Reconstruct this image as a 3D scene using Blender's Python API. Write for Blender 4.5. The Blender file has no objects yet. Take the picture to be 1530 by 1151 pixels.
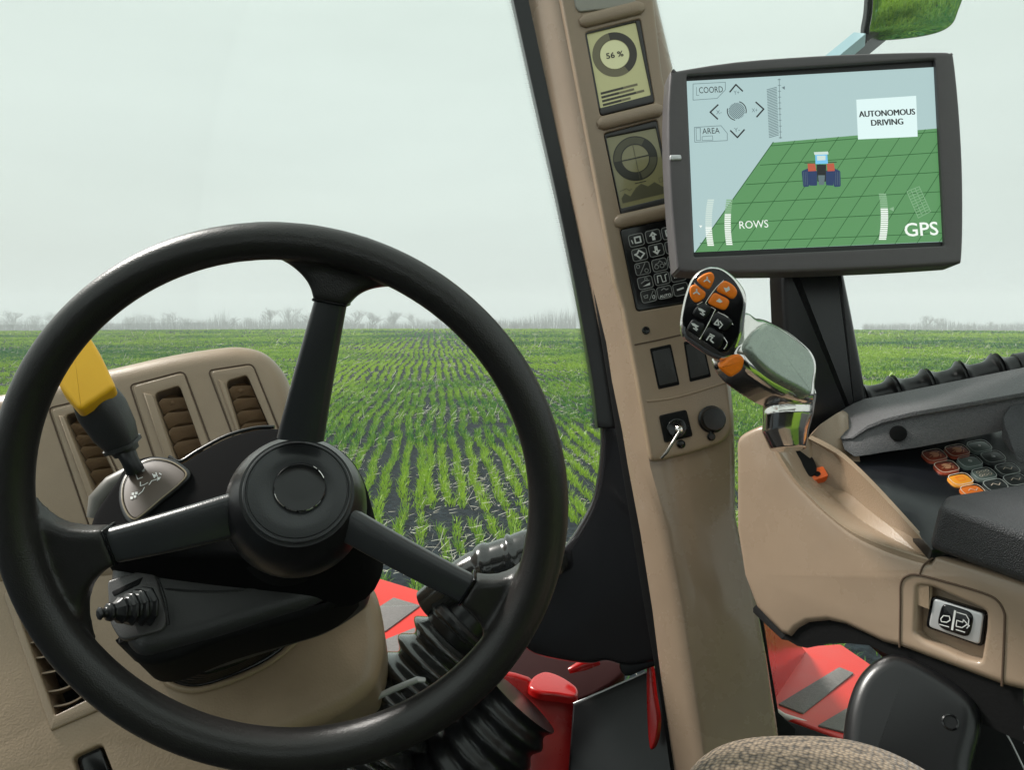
import bpy, bmesh, math, random
import numpy as np
from mathutils import Vector as V, Matrix as M
from mathutils.geometry import tessellate_polygon
random.seed(7); rng = np.random.default_rng(11)
sc = bpy.context.scene
COL = sc.collection
R = math.radians
# ------------------------------------------------------------------ camera
F, CX, CY, H0 = 1200.0, 765.0, 575.5, 2.6
PITCH = math.atan((575.5 - 474.0) / F)
CAM = V((0, 0, H0))
FWD = V((0, math.cos(PITCH), -math.sin(PITCH)))
UP = V((0, math.sin(PITCH), math.cos(PITCH)))
RT = V((1, 0, 0))
cam_d = bpy.data.cameras.new('camera'); cam = bpy.data.objects.new('camera', cam_d)
COL.objects.link(cam); cam.location = CAM; cam.rotation_euler = (math.pi / 2 - PITCH, 0, 0)
cam_d.sensor_width = 36; cam_d.lens = 36 * F / 1530; cam_d.clip_start = 0.02; cam_d.clip_end = 6000
sc.camera = cam

def P(px, py, d):
    """design sheet coordinates (x, y, distance) -> metres in the cab"""
    return CAM + d * (FWD + RT * ((px - CX) / F) - UP * ((py - CY) / F))

class Pl:
    """a flat working plane in the cab through three points"""
    def __init__(s, a, b, c, right=None):
        A, B, C_ = P(*a), P(*b), P(*c)
        n = (B - A).cross(C_ - A).normalized()
        if n.dot(CAM - A) < 0: n = -n
        s.o, s.n = A, n
        r = right or (1, 0)
        e = s.hit(a[0] + r[0] * 20, a[1] + r[1] * 20) - s.hit(a[0], a[1])
        s.eu = e.normalized(); s.ev = n.cross(s.eu)
        s.k = (s.hit(a[0] + 20, a[1]) - s.hit(a[0], a[1])).length / 20   # metres per sheet unit
    def hit(s, px, py):
        d = P(px, py, 1.0) - CAM
        return CAM + d * ((s.o - CAM).dot(s.n) / d.dot(s.n))
    def t2(s, p):
        q = s.hit(p[0], p[1]) - s.o
        return (q.dot(s.eu), q.dot(s.ev))
    def w(s, u, v, h=0.0):
        return s.o + s.eu * u + s.ev * v + s.n * h
    def off(s, h):
        q = Pl.__new__(Pl); q.__dict__.update(s.__dict__); q.o = s.o + s.n * h; return q

def flat(d, right=None):
    return Pl((765, 575, d), (865, 575, d), (765, 675, d), right)

# ------------------------------------------------------------------ outline helpers
def rnd(pts, r, k=5):
    """polygon with rounded corners; r one radius or one per corner"""
    out = []; n = len(pts)
    for i in range(n):
        p, a, b = V(pts[i][:2]), V(pts[i - 1][:2]), V(pts[(i + 1) % n][:2])
        rr = r[i] if isinstance(r, (list, tuple)) else r
        ra = min(rr, (a - p).length * .48); rb = min(rr, (b - p).length * .48)
        if rr <= 0: out.append(tuple(p)); continue
        s_, e_ = p + (a - p).normalized() * ra, p + (b - p).normalized() * rb
        for j in range(k + 1):
            t = j / k
            out.append(tuple(s_ * (1 - t) ** 2 + p * 2 * t * (1 - t) + e_ * t * t))
    return out

def smo(pts, m=5, closed=True):
    out = []; n = len(pts); D = len(pts[0])
    rngi = range(n if closed else n - 1)
    for i in rngi:
        if closed: p = [pts[(i + j) % n] for j in (-1, 0, 1, 2)]
        else: p = [pts[min(max(i + j, 0), n - 1)] for j in (-1, 0, 1, 2)]
        for j in range(m):
            t = j / m
            out.append(tuple(.5 * (2 * p[1][q] + (p[2][q] - p[0][q]) * t + (2 * p[0][q] - 5 * p[1][q] + 4 * p[2][q] - p[3][q]) * t * t
                       + (3 * p[1][q] - p[0][q] - 3 * p[2][q] + p[3][q]) * t ** 3) for q in range(D)))
    if not closed: out.append(tuple(pts[-1]))
    return out

def circ(c, rx, ry=None, n=28, rot=0):
    ry = ry or rx; o = []
    for i in range(n):
        a = 2 * math.pi * i / n; x, y = rx * math.cos(a), ry * math.sin(a)
        o.append((c[0] + x * math.cos(rot) - y * math.sin(rot), c[1] + x * math.sin(rot) + y * math.cos(rot)))
    return o

def area2(p):
    return .5 * sum(p[i - 1][0] * p[i][1] - p[i][0] * p[i - 1][1] for i in range(len(p)))

def inset(p, d):
    n = len(p); out = []
    for i in range(n):
        a, b, c = V(p[i - 1]), V(p[i]), V(p[(i + 1) % n])
        e1, e2 = (b - a), (c - b)
        if e1.length < 1e-9: e1 = e2
        if e2.length < 1e-9: e2 = e1
        e1.normalize(); e2.normalize()
        n1, n2 = V((-e1.y, e1.x)), V((-e2.y, e2.x))
        m = n1 + n2; L = m.length
        if L < .3: out.append(tuple(b + n1 * d)); continue
        m /= L; out.append(tuple(b + m * (d / max(m.dot(n1), .45))))
    return out

# ------------------------------------------------------------------ mesh builder
class MB:
    def __init__(s): s.v = []; s.f = []; s.m = []
    def add(s, vs, fs, mi=0):
        o = len(s.v); s.v += [tuple(x) for x in vs]
        for f in fs: s.f.append([o + i for i in f]); s.m.append(mi)
        return s
    def plate(s, pl, outer, holes=(), thick=.01, bevel=.0, h=0.0, mi=0, k=4, px=True, back=True, hb=None):
        """a plate of real thickness lying under the plane pl lifted by h, edges rounded by bevel"""
        q = pl.off(h)
        loops = []
        for i, L in enumerate([outer] + list(holes)):
            L2 = [q.t2(p) for p in L] if px else list(L)
            cl = [L2[0]]
            for p in L2[1:]:
                if (V(p) - V(cl[-1])).length > 1e-6: cl.append(p)
            if (V(cl[0]) - V(cl[-1])).length < 1e-6: cl.pop()
            if (area2(cl) > 0) != (i == 0): cl.reverse()
            loops.append(cl)
        vs = []; fs = []; idx = []
        for li, L in enumerate(loops):
            bb = bevel if (li == 0 or hb is None) else hb
            prof = [(bb * (1 - math.sin(j / k * math.pi / 2)), -bb * (1 - math.cos(j / k * math.pi / 2))) for j in range(k + 1)] if bb > 0 else [(0, 0)]
            prof = prof + [(0, -thick)]
            rings = []
            for (ins, hh) in prof:
                pp = inset(L, ins) if ins > 1e-7 else L
                rings.append(list(range(len(vs), len(vs) + len(L))))
                vs += [q.w(p[0], p[1], hh) for p in pp]
            n = len(L)
            for r in range(len(rings) - 1):
                for i in range(n):
                    a, b = rings[r], rings[r + 1]
                    fs.append((a[i], b[i], b[(i + 1) % n], a[(i + 1) % n]))
            idx.append((rings[0], rings[-1]))
        for side in (0, 1):
            if side == 1 and not back: break
            ids = [t for I in idx for t in I[side]]
            if len(idx) == 1:
                fs.append(ids if side == 0 else ids[::-1])
            else:
                co = [[V((*[ (V(vs[t]) - q.o).dot(e) for e in (q.eu, q.ev)], 0)) for t in I[side]] for I in idx]
                for t in tessellate_polygon(co):
                    f = [ids[i] for i in t]
                    fs.append(f if side == 0 else f[::-1])
        return s.add(vs, fs, mi)
    def loft(s, loops, cap=True, mi=0, closed=True):
        n = len(loops[0]); vs = [p for L in loops for p in L]; fs = []
        for r in range(len(loops) - 1):
            for i in range(n if closed else n - 1):
                j = (i + 1) % n
                fs.append((r * n + i, r * n + j, (r + 1) * n + j, (r + 1) * n + i))
        if cap:
            fs.append(list(range(n))[::-1]); fs.append([(len(loops) - 1) * n + i for i in range(n)])
        return s.add(vs, fs, mi)
    def tube(s, pts, rad, n=12, mi=0, cap=True, sx=1.0, up=None, closed=False):
        pts = [V(p) for p in pts]; N = len(pts)
        rad = rad if isinstance(rad, (list, tuple)) else [rad] * N
        loops = []; pn = None
        for i in range(N):
            if closed: t = (pts[(i + 1) % N] - pts[i - 1]).normalized()
            else: t = (pts[min(i + 1, N - 1)] - pts[max(i - 1, 0)]).normalized()
            if pn is None:
                a = up or (V((0, 0, 1)) if abs(t.z) < .9 else V((1, 0, 0)))
                pn = (a - t * a.dot(t)).normalized()
            else: pn = (pn - t * pn.dot(t)).normalized()
            b = t.cross(pn)
            loops.append([pts[i] + (pn * math.cos(2 * math.pi * j / n) * sx + b * math.sin(2 * math.pi * j / n)) * rad[i] for j in range(n)])
        if closed: loops.append(loops[0]); cap = False
        return s.loft(loops, cap, mi)
    def lathe(s, o, ax, prof, n=40, mi=0, up=None):
        """prof: list of (radius, height along ax)"""
        ax = ax.normalized(); a = up or (V((0, 0, 1)) if abs(ax.z) < .9 else V((1, 0, 0)))
        e = (a - ax * a.dot(ax)).normalized(); b = ax.cross(e)
        loops = [[o + ax * h + (e * math.cos(2 * math.pi * j / n) + b * math.sin(2 * math.pi * j / n)) * max(r, 1e-5) for j in range(n)] for r, h in prof]
        return s.loft(loops, True, mi)
    def poly(s, pl, pts, h=0, mi=0):
        return s.add([pl.w(*pl.t2(p), h) for p in pts], [list(range(len(pts)))], mi)
    def line(s, pl, pts, wd, h=0, mi=0, closed=False):
        pts = [V(pl.t2(p)) for p in pts]; wd = wd * pl.k / 2
        if closed: pts.append(pts[0])
        for a, b in zip(pts, pts[1:]):
            if (b - a).length < 1e-7: continue
            t = (b - a).normalized(); nn = V((-t.y, t.x)) * wd; t = t * wd * .6
            s.add([pl.w(*(a - t - nn), h), pl.w(*(b + t - nn), h), pl.w(*(b + t + nn), h), pl.w(*(a - t + nn), h)], [(0, 1, 2, 3)], mi)
        return s
    def text(s, pl, body, c, wpx, hpx, h=0, mi=0, bold=0.0, rot=0):
        cu = bpy.data.curves.new('t', 'FONT'); cu.body = body; cu.size = 1; cu.offset = bold
        cu.align_x = 'CENTER'; cu.resolution_u = 3
        o = bpy.data.objects.new('t', cu); COL.objects.link(o)
        dg = bpy.context.evaluated_depsgraph_get(); me = bpy.data.meshes.new_from_object(o.evaluated_get(dg))
        co = np.array([v.co[:2] for v in me.vertices]); lo, hi = co.min(0), co.max(0)
        c2 = V(pl.t2(c)); sx, sy = wpx * pl.k / (hi[0] - lo[0]), hpx * pl.k / (hi[1] - lo[1])
        q = (co - (lo + hi) / 2) * np.array([sx, sy]); cr, sr = math.cos(rot), math.sin(rot)
        vs = [pl.w(c2.x + x * cr - y * sr, c2.y + x * sr + y * cr, h) for x, y in q]
        s.add(vs, [list(p.vertices) for p in me.polygons], mi)
        bpy.data.objects.remove(o); bpy.data.curves.remove(cu); bpy.data.meshes.remove(me)
        return s
    def mesh(s, name, mats, o=V((0, 0, 0)), sharp=35, fix=True):
        me = bpy.data.meshes.new(name)
        me.from_pydata([tuple(V(v) - o) for v in s.v], [], s.f)
        for m in (mats if isinstance(mats, (list, tuple)) else [mats]): me.materials.append(m)
        me.polygons.foreach_set('material_index', s.m)
        if fix:
            bm = bmesh.new(); bm.from_mesh(me)
            bmesh.ops.recalc_face_normals(bm, faces=bm.faces); bm.to_mesh(me); bm.free()
        me.shade_smooth(); me.set_sharp_from_angle(angle=R(sharp))
        return me
    def build(s, name, mats, parent=None, sharp=35, loc=None, fix=True):
        o_ = origin_of(parent) if parent else (loc or V((0, 0, 0)))
        me = s.mesh(name, mats, o_, sharp, fix)
        ob = bpy.data.objects.new(name, me); COL.objects.link(ob)
        if parent: ob.parent = parent
        else: ob.location = o_
        return ob

ORG = {}
def origin_of(o):
    while o.parent: o = o.parent
    return ORG.get(o.name, V(o.location))

def thing(name, label, cat, loc, group=None):
    o = bpy.data.objects.new(name, None); COL.objects.link(o); o.location = loc; o.empty_display_size = .05
    ORG[o.name] = V(loc); tag(o, label, cat, group); return o
def tag(o, label, cat, group=None, kind=None):
    if label: o['label'] = label
    if cat: o['category'] = cat
    if group: o['group'] = group
    if kind: o['kind'] = kind
    return o
def bev(ob, w=.003, seg=3, ang=40):
    m = ob.modifiers.new('b', 'BEVEL'); m.width = w; m.segments = seg; m.limit_method = 'ANGLE'; m.angle_limit = R(ang); m.harden_normals = False
    return ob
def sub(ob, lv=1):
    m = ob.modifiers.new('s', 'SUBSURF'); m.levels = lv; m.render_levels = lv; return ob

def fused(mbs, name, mat, parent, voxel=.002, smooth=6, loc=None, sharp=60):
    """melt several closed shapes into one moulded skin"""
    big = MB()
    for m in mbs: big.add(m.v, m.f)
    ob = big.build(name, mat, parent, loc=loc)
    md = ob.modifiers.new('r', 'REMESH'); md.mode = 'VOXEL'; md.voxel_size = voxel; md.use_smooth_shade = True
    if smooth:
        sm = ob.modifiers.new('s', 'SMOOTH'); sm.factor = .5; sm.iterations = smooth
    dg = bpy.context.evaluated_depsgraph_get(); me = bpy.data.meshes.new_from_object(ob.evaluated_get(dg))
    ob.modifiers.clear(); old = ob.data; ob.data = me; bpy.data.meshes.remove(old)
    me.materials.clear(); me.materials.append(mat); me.shade_smooth(); me.name = name
    return ob

# ------------------------------------------------------------------ materials
def C(r, g, b):
    f = lambda c: ((c / 255 + .055) / 1.055) ** 2.4 if c > 10 else c / 255 / 12.92
    return (f(r), f(g), f(b), 1)

def mat(name, col, rough=.5, metal=0, bump=None, var=0., spec=.5, coat=0, emit=0, vscale=40, rvar=0, sheen=0):
    m = bpy.data.materials.new(name); m.use_nodes = True; nt = m.node_tree; N, L = nt.nodes, nt.links
    b = N['Principled BSDF']; b.inputs['Base Color'].default_value = col
    b.inputs['Roughness'].default_value = rough; b.inputs['Metallic'].default_value = metal
    b.inputs['Specular IOR Level'].default_value = spec; b.inputs['Coat Weight'].default_value = coat
    b.inputs['Coat Roughness'].default_value = .08
    if sheen: b.inputs['Sheen Weight'].default_value = sheen
    tc = N.new('ShaderNodeTexCoord')
    if emit:
        b.inputs['Emission Color'].default_value = col; b.inputs['Emission Strength'].default_value = emit
    if var or rvar:
        no = N.new('ShaderNodeTexNoise'); no.inputs['Scale'].default_value = vscale; no.inputs['Detail'].default_value = 6; no.inputs['Roughness'].default_value = .65
        L.new(tc.outputs['Object'], no.inputs['Vector'])
        if var:
            mx = N.new('ShaderNodeMix'); mx.data_type = 'RGBA'
            mx.inputs['A'].default_value = tuple(c * (1 - var) for c in col[:3]) + (1,); mx.inputs['B'].default_value = tuple(min(1, c * (1 + var)) for c in col[:3]) + (1,)
            mr0 = N.new('ShaderNodeMapRange'); mr0.inputs['From Min'].default_value = .3; mr0.inputs['From Max'].default_value = .7
            L.new(no.outputs['Fac'], mr0.inputs['Value']); L.new(mr0.outputs['Result'], mx.inputs['Factor']); L.new(mx.outputs['Result'], b.inputs['Base Color'])
        if rvar:
            mr = N.new('ShaderNodeMapRange'); mr.inputs['From Min'].default_value = .3; mr.inputs['From Max'].default_value = .7
            mr.inputs['To Min'].default_value = max(.03, rough - rvar); mr.inputs['To Max'].default_value = min(1, rough + rvar)
            L.new(no.outputs['Fac'], mr.inputs['Value']); L.new(mr.outputs['Result'], b.inputs['Roughness'])
    if bump:
        kind, scale, st = bump
        if kind == 'grain':
            t = N.new('ShaderNodeTexVoronoi'); t.feature = 'SMOOTH_F1'; t.inputs['Scale'].default_value = scale; out = t.outputs['Distance']
        elif kind == 'noise':
            t = N.new('ShaderNodeTexNoise'); t.inputs['Scale'].default_value = scale; t.inputs['Detail'].default_value = 4; out = t.outputs['Fac']
        L.new(tc.outputs['Object'], t.inputs['Vector'])
        bp = N.new('ShaderNodeBump'); bp.inputs['Strength'].default_value = st; bp.inputs['Distance'].default_value = .001
        L.new(out, bp.inputs['Height']); L.new(bp.outputs['Normal'], b.inputs['Normal'])
    return m

TAN = mat('tan_plastic', C(151, 130, 108), .36, bump=('grain', 900, .25), var=.07, vscale=14, rvar=.06, coat=.12)
TANL = mat('tan_leather_plastic', C(154, 132, 109), .36, bump=('grain', 480, .24), var=.09, vscale=18, rvar=.07)
TAND = mat('brown_slat_plastic', C(134, 108, 82), .45, bump=('grain', 700, .3), var=.1)
TANS = mat('pillar_smooth_plastic', C(157, 136, 116), .28, bump=('noise', 60, .08), var=.06, vscale=10, rvar=.08, coat=.35)
BLK = mat('black_moulded_plastic', C(46, 46, 46), .42, bump=('grain', 1100, .22), var=.05, vscale=25)
BLKW = mat('wheel_black_rubber', C(36, 34, 33), .34, bump=('grain', 1000, .2), var=.06, vscale=22)
BLKG = mat('gloss_black', C(14, 14, 16), .16, var=.1)
BLKS = mat('satin_black', C(21, 21, 23), .30, bump=('noise', 700, .05))
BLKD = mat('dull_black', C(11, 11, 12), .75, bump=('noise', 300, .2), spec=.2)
RUB = mat('bellows_rubber', C(40, 40, 40), .20, coat=.8)
GREYP = mat('grey_textured_foam', C(92, 91, 93), .62, bump=('grain', 1300, .9), var=.26, vscale=520, sheen=.15)
GREYD = mat('dark_textured_foam', C(62, 62, 65), .55, bump=('grain', 1300, .9), var=.24, vscale=520)
BEZ = mat('monitor_bezel_plastic', C(84, 79, 81), .42, bump=('noise', 700, .12), var=.08, vscale=30, rvar=.05)
CHR = mat('chromed_metal', C(228, 224, 220), .15, 1, bump=('noise', 45, .10), rvar=.05, vscale=30)
CWL = mat('cowl_matt_black', C(17, 17, 18), .85, bump=('grain', 1100, .10), spec=.05)
SIL = mat('brushed_silver', C(206, 206, 208), .38, .45, bump=('noise', 300, .05))
PAD = mat('grip_grey_satin', C(150, 160, 150), .27, .55, bump=('grain', 900, .12), var=.1, vscale=60, rvar=.06)
YEL = mat('yellow_grip_plastic', C(255, 190, 34), .36, var=.04, bump=('noise', 300, .05))
ORG_ = mat('orange_button_plastic', C(248, 128, 18), .4, var=.08, vscale=300)
ORGL = mat('orange_label', C(226, 96, 28), .5, var=.12, vscale=120)
RED = mat('tractor_red_paint', C(188, 16, 16), .28, var=.06, vscale=6, rvar=.08, coat=.4)
REDL = mat('deck_red_paint', C(206, 40, 28), .36, var=.07, vscale=9, rvar=.08)
STRIP = mat('grey_antislip_strip', C(118, 114, 113), .85, bump=('grain', 900, .8), var=.15, vscale=200)
WHT = mat('white_print', C(226, 226, 224), .5)
GRYPR = mat('grey_print', C(150, 150, 148), .5)
MIR = mat('mirror_glass', C(236, 238, 236), .015, 1)
# ================================================================== STEERING WHEEL
def axis_frame(tilt, yaw):
    n = RT * (math.sin(yaw) * math.cos(tilt)) + UP * math.sin(tilt) - FWD * (math.cos(tilt) * math.cos(yaw))
    n.normalize(); eu = UP.cross(n).normalized(); ev = n.cross(eu)
    return n, eu, ev
class PlF(Pl):
    def __init__(s, o, n, eu, ev, d):
        s.o, s.n, s.eu, s.ev, s.k = o, n, eu, ev, d / F
WC = P(425.4, 765.2, .60)
wn, weu, wev = axis_frame(-.162, .045)
WP = PlF(WC, wn, weu, wev, .60)
sw = thing('steering_wheel', 'black three spoke steering wheel with a round hub cap, in front of the tan dashboard', 'steering wheel', WC)
RIM, TUB = .1976, .0155
rim = MB(); N_ = 120
rt_ = [TUB - .0019 * math.sin(2 * math.pi * i / N_) for i in range(N_)]
rim.tube([WP.w((.2131 - rt_[i]) * math.cos(2 * math.pi * i / N_), (.2131 - rt_[i]) * math.sin(2 * math.pi * i / N_)) for i in range(N_)], rt_, 20, closed=True, up=wn)
SP = WP.off(-.004)      # spokes sit slightly behind the rim plane
fl = []
for ta, sa, sb, tb in (((398, 386), (466, 450), (517, 459), (604, 434)), ((88, 752), (151, 794), (171, 847), (150, 960)), ((792, 834), (711, 868), (686, 907), (716, 972))):
    A0, S0, S1, B0 = [V(SP.t2(p)) for p in (ta, sa, sb, tb)]; sc0 = S0.lerp(S1, .5); dirn = sc0.normalized()
    def polar(p, r): return p.normalized() * r
    A1, B1 = polar(A0, RIM - TUB * .45), polar(B0, RIM - TUB * .45); ca, cb = S0 + dirn * (RIM - TUB * 1.15 - S0.length), S1 + dirn * (RIM - TUB * 1.15 - S1.length)
    qb = lambda a, c_, d_: [tuple(a * (1 - t) ** 2 + c_ * 2 * t * (1 - t) + d_ * t * t) for t in np.linspace(0, 1, 12)]
    out = qb(A1, ca.lerp(polar(A0, RIM - TUB), .15), S0) + qb(S1, cb.lerp(polar(B0, RIM - TUB), .15), B1)
    a0, a1 = math.atan2(B1.y, B1.x), math.atan2(A1.y, A1.x); da = (a1 - a0 + math.pi) % (2 * math.pi) - math.pi
    out += [(RIM * math.cos(a0 + da * t), RIM * math.sin(a0 + da * t)) for t in np.linspace(.04, .96, 12)]
    m = MB(); m.plate(SP, out, thick=.019, bevel=.004, k=3, px=False); fl.append(m)
fused([rim] + fl, 'rim', BLKW, sw, voxel=.0021, smooth=10)
HN, HU, HV = axis_frame(.43, .28)
HP = PlF(P(445, 733, .612), HN, HU, HV, .612)          # front of the hub cap
SPK = mat('spoke_satin_black', C(47, 48, 50), .28, bump=('grain', 1000, .10))
def spoke(out, inn, dz):
    """two-edged moulded spoke with a soft crown, from the rim seam to the hub"""
    m = MB(); Q = WP.off(-.007)
    a0, a1 = V(Q.t2(out[0])), V(Q.t2(out[1])); b0, b1 = V(Q.t2(inn[0])), V(Q.t2(inn[1]))
    loops = []
    for t in np.linspace(0, 1, 7):
        p0, p1 = a0.lerp(b0, t), a1.lerp(b1, t); h = -dz * t * t
        sec = [(0, -.0075), (.02, -.0045), (.07, -.0014), (.13, -.0001), (.16, .0002), (.5, .0006), (.84, .0002), (.87, -.0001), (.93, -.0014), (.98, -.0045), (1, -.0075), (.93, -.016), (.5, -.019), (.07, -.016)]
        loops.append([Q.w(*p0.lerp(p1, s_), h + z) for s_, z in sec])
    m.loft(loops); return m
for o_, i_ in (((( 467, 448), (516, 457)), ((404, 662), (477, 668))), (((152, 795), (171, 846)), ((352, 742), (362, 812))), (((709, 868), (686, 905)), ((505, 762), (478, 806)))):
    ob = spoke(o_, i_, .012).build('spoke', SPK, sw, sharp=50)
    # dark seam band where the spoke enters the rim
    q = WP.off(-.0045); s_ = MB()
    a, b = V(o_[0]), V(o_[1]); e = (b - a).normalized(); nn = V((-e.y, e.x)) * 2.2
    s_.plate(q, rnd([tuple(a - e * 1.5 - nn), tuple(b + e * 1.5 - nn), tuple(b + e * 1.5 + nn), tuple(a - e * 1.5 + nn)], 1.5, 3), thick=.02, bevel=.001, k=2)
    s_.build('seam_band', BLKG, ob)
hb = MB(); kk = HP.k
hb.lathe(HP.o - HN * .004, HN, [(80 * kk, -.085), (100 * kk, -.066), (109 * kk, -.050), (110 * kk, -.040), (107 * kk, -.027), (98 * kk, -.012), (88 * kk, -.004), (84 * kk, 0), (80 * kk, .0004), (.001, .0004)], 64)
hub = hb.build('hub', BLKS, sw, sharp=50)
cp = MB()
cp.lathe(HP.o - HN * .0035, HN, [(79.5 * kk, -.004), (79.5 * kk, .0015), (78 * kk, .003), (75.5 * kk, .0035), (74.5 * kk, .0022), (73 * kk, .0022), (72 * kk, .0036), (60 * kk, .0042), (48 * kk, .0040), (41 * kk, .0028), (.001, .0026)], 64)
cap = cp.build('hub_cap', SPK, hub, sharp=25)
em = MB(); eo = HP.o + HN * .0004 + HU * 3 * kk + HV * 4 * kk
em.lathe(eo, HN, [(38 * kk, -.004), (38 * kk, .0012), (36.5 * kk, .002), (34 * kk, .0016), (20 * kk, .0017), (10 * kk, .0018), (.001, .0018)], 56)
em.build('emblem', BLKG, hub, sharp=30)
gl = MB()
for a0, a1, w_ in ((195, 232, .6), (238, 262, .8), (266, 300, 1.0), (306, 322, .6), (20, 42, .7), (48, 58, .5)):
    pp = [eo + (HU * math.cos(R(a)) + HV * math.sin(R(a))) * 37.2 * kk + HN * .0014 for a in np.linspace(a0, a1, 9)]
    gl.tube(pp, w_ * kk * 1.5, 6)
gl.build('emblem_glints', CHR, hub)  # chrome arcs stand in for glints on the emblem's edge

# ================================================================== UPPER DASHBOARD with three round-slatted vents
dash = thing('dashboard', 'tan moulded dashboard with slatted air vents behind the steering wheel', 'dashboard', P(220, 900, .95))
UD = Pl((0, 580, .93), (430, 560, .99), (150, 850, .88))
ud_out = smo([(-120, 600), (-60, 590), (20, 574), (90, 556), (163, 540), (254, 520), (320, 510), (356, 508), (388, 515), (412, 534), (428, 560), (438, 600), (448, 680), (440, 790), (380, 850), (200, 880), (20, 880), (-120, 860)], 4)
V1 = [(96, 620), (121, 615), (190, 742), (152, 762)]
V2 = [(229.6, 588), (268, 576), (309, 690), (271, 712)]
V3 = [(336.7, 570), (369, 560), (412, 660), (369, 676)]
vents = []
for v in (V1, V2, V3):
    a, b, c, d_ = [V(p) for p in v]
    vents.append(rnd([tuple(a), tuple(b), tuple(b.lerp(c, 1)), tuple(d_)], [8, 6, 2, 2], 4))

m = MB(); m.plate(UD, ud_out, vents, thick=.20, bevel=.030, k=7, hb=.002)
body = m.build('upper_body', TAN, dash, sharp=30)
def lerp2(a, b, t): return (a[0] + (b[0] - a[0]) * t, a[1] + (b[1] - a[1]) * t)
SLAT = TAND
GAP = mat('seam_shadow_gap', C(84, 66, 52), .8)
def round_vent(v, frame, n):
    a, b, c, d_ = v
    f = MB(); f.plate(UD, rnd(frame, [7, 9, 4, 4], 4), [rnd([a, b, c, d_], [9, 6, 2, 2], 4)], thick=.004, bevel=.0018, k=3, h=.0022)
    # the raised lit ledge on the left of the opening
    l0, l1 = lerp2(a, frame[0], .06), lerp2(d_, frame[3], .06)
    w0, w1 = lerp2(a, frame[0], .52), lerp2(d_, frame[3], .52)
    f.plate(UD, [(w0[0], w0[1] + 4), (l0[0], l0[1] + 2), l1, w1], thick=.008, bevel=.0022, k=3, h=.0062)
    vent = f.build('air_vent', TAN, dash, sharp=30)
    gr_ = MB(); gr_.tube([UD.off(.0004).hit(*p) for p in rnd([(sum(q[0] for q in frame) / 4 + (p[0] - sum(q[0] for q in frame) / 4) * 1.06, sum(q[1] for q in frame) / 4 + (p[1] - sum(q[1] for q in frame) / 4) * 1.025) for p in frame], [7, 9, 4, 4], 4)], .0009, 6, closed=True); gr_.build('frame_groove', GAP, vent)
    du = MB(); cx_, cy_ = sum(p[0] for p in v) / 4, sum(p[1] for p in v) / 4
    du.plate(UD, [(cx_ + (p[0] - cx_) * 1.3, cy_ + (p[1] - cy_) * 1.15) for p in v], thick=.004, h=-.060)
    du.build('duct', BLKD, vent)
    sl = MB(); A, B, Cc, D = [V(UD.t2(p)) for p in v]
    nu, ns = 11, 7
    for i in range(n):
        t0 = .13 + i * .87 / (n - 1) * 1.04
        front = []; rear = []
        for s_ in np.linspace(0, 1, ns):
            ra = []; rb = []
            for u in np.linspace(-1, 1, nu):
                t = t0 + (s_ * .90 - .40 + .30 * u * u * (1 - .5 * s_) + .10 * u) * .87 / (n - 1)
                p = A.lerp(D, t).lerp(B.lerp(Cc, t), .5 + u * .47)
                h = -.001 - .016 * s_ ** .8 - .0022 * u * u - .004 * (1 - s_) ** 6
                ra.append(UD.w(p.x, p.y, h)); rb.append(UD.w(p.x, p.y, h - .004))
            front.append(ra); rear.append(rb)
        sl.loft([fr + re[::-1] for fr, re in zip(front, rear)])
        # tongue rib on top of every lobe
    # domed knob head at the top of the column of slats
    k0 = A.lerp(D, .10).lerp(B.lerp(Cc, .10), .5)
    sl.lathe(UD.w(k0.x, k0.y, -.028), UD.n, [(.0075, 0), (.0075, .012), (.006, .017), (.003, .019), (.0001, .0195)], 16)
    sl.build('slats', SLAT, vent, sharp=50)
round_vent(V1, [(76, 612), (124, 600), (205, 770), (137, 797)], 8)
round_vent(V2, [(197.6, 577), (274, 556.5), (325, 700), (245, 725)], 6)
round_vent(V3, [(314.5, 555), (377, 545), (424, 665), (363, 690)], 6)

# ------------------------------------------------------------------ lower dashboard: leathery skin, long vent, pocket, column housing
LD = Pl((0, 850, .875), (0, 1151, .775), (560, 950, .875))
ld_out = smo([(-130, 842), (-60, 834), (70, 815), (180, 806), (300, 850), (400, 880), (462, 890), (500, 872), (535, 856), (556, 872), (568, 905), (574, 950), (568, 995), (552, 1032), (495, 1072), (420, 1105), (360, 1142), (345, 1190), (320, 1300), (-130, 1300)], 4)
lv = [(20, 899), (86, 872), (158, 1032), (82, 1069)]
m = MB(); m.plate(LD, ld_out, [rnd(lv, [3, 6, 4, 3], 3), rnd([(108, 1132), (152, 1112), (174, 1168), (128, 1190)], [9, 9, 3, 3])], thick=.16, bevel=.020, k=6, hb=.0025)
lb = m.build('lower_body', TANL, dash, sharp=30)
f = MB(); f.plate(LD, rnd([(3, 886), (84, 850), (186, 1045), (75, 1093)], [8, 8, 6, 3], 4), [rnd(lv, [3, 6, 4, 3], 3)], thick=.005, bevel=.0022, k=3, h=.0030)
vent = f.build('air_vent', TAN, dash, sharp=30)
sl = MB(); A, B, Cc, D = [V(LD.t2(p)) for p in lv]
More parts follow.
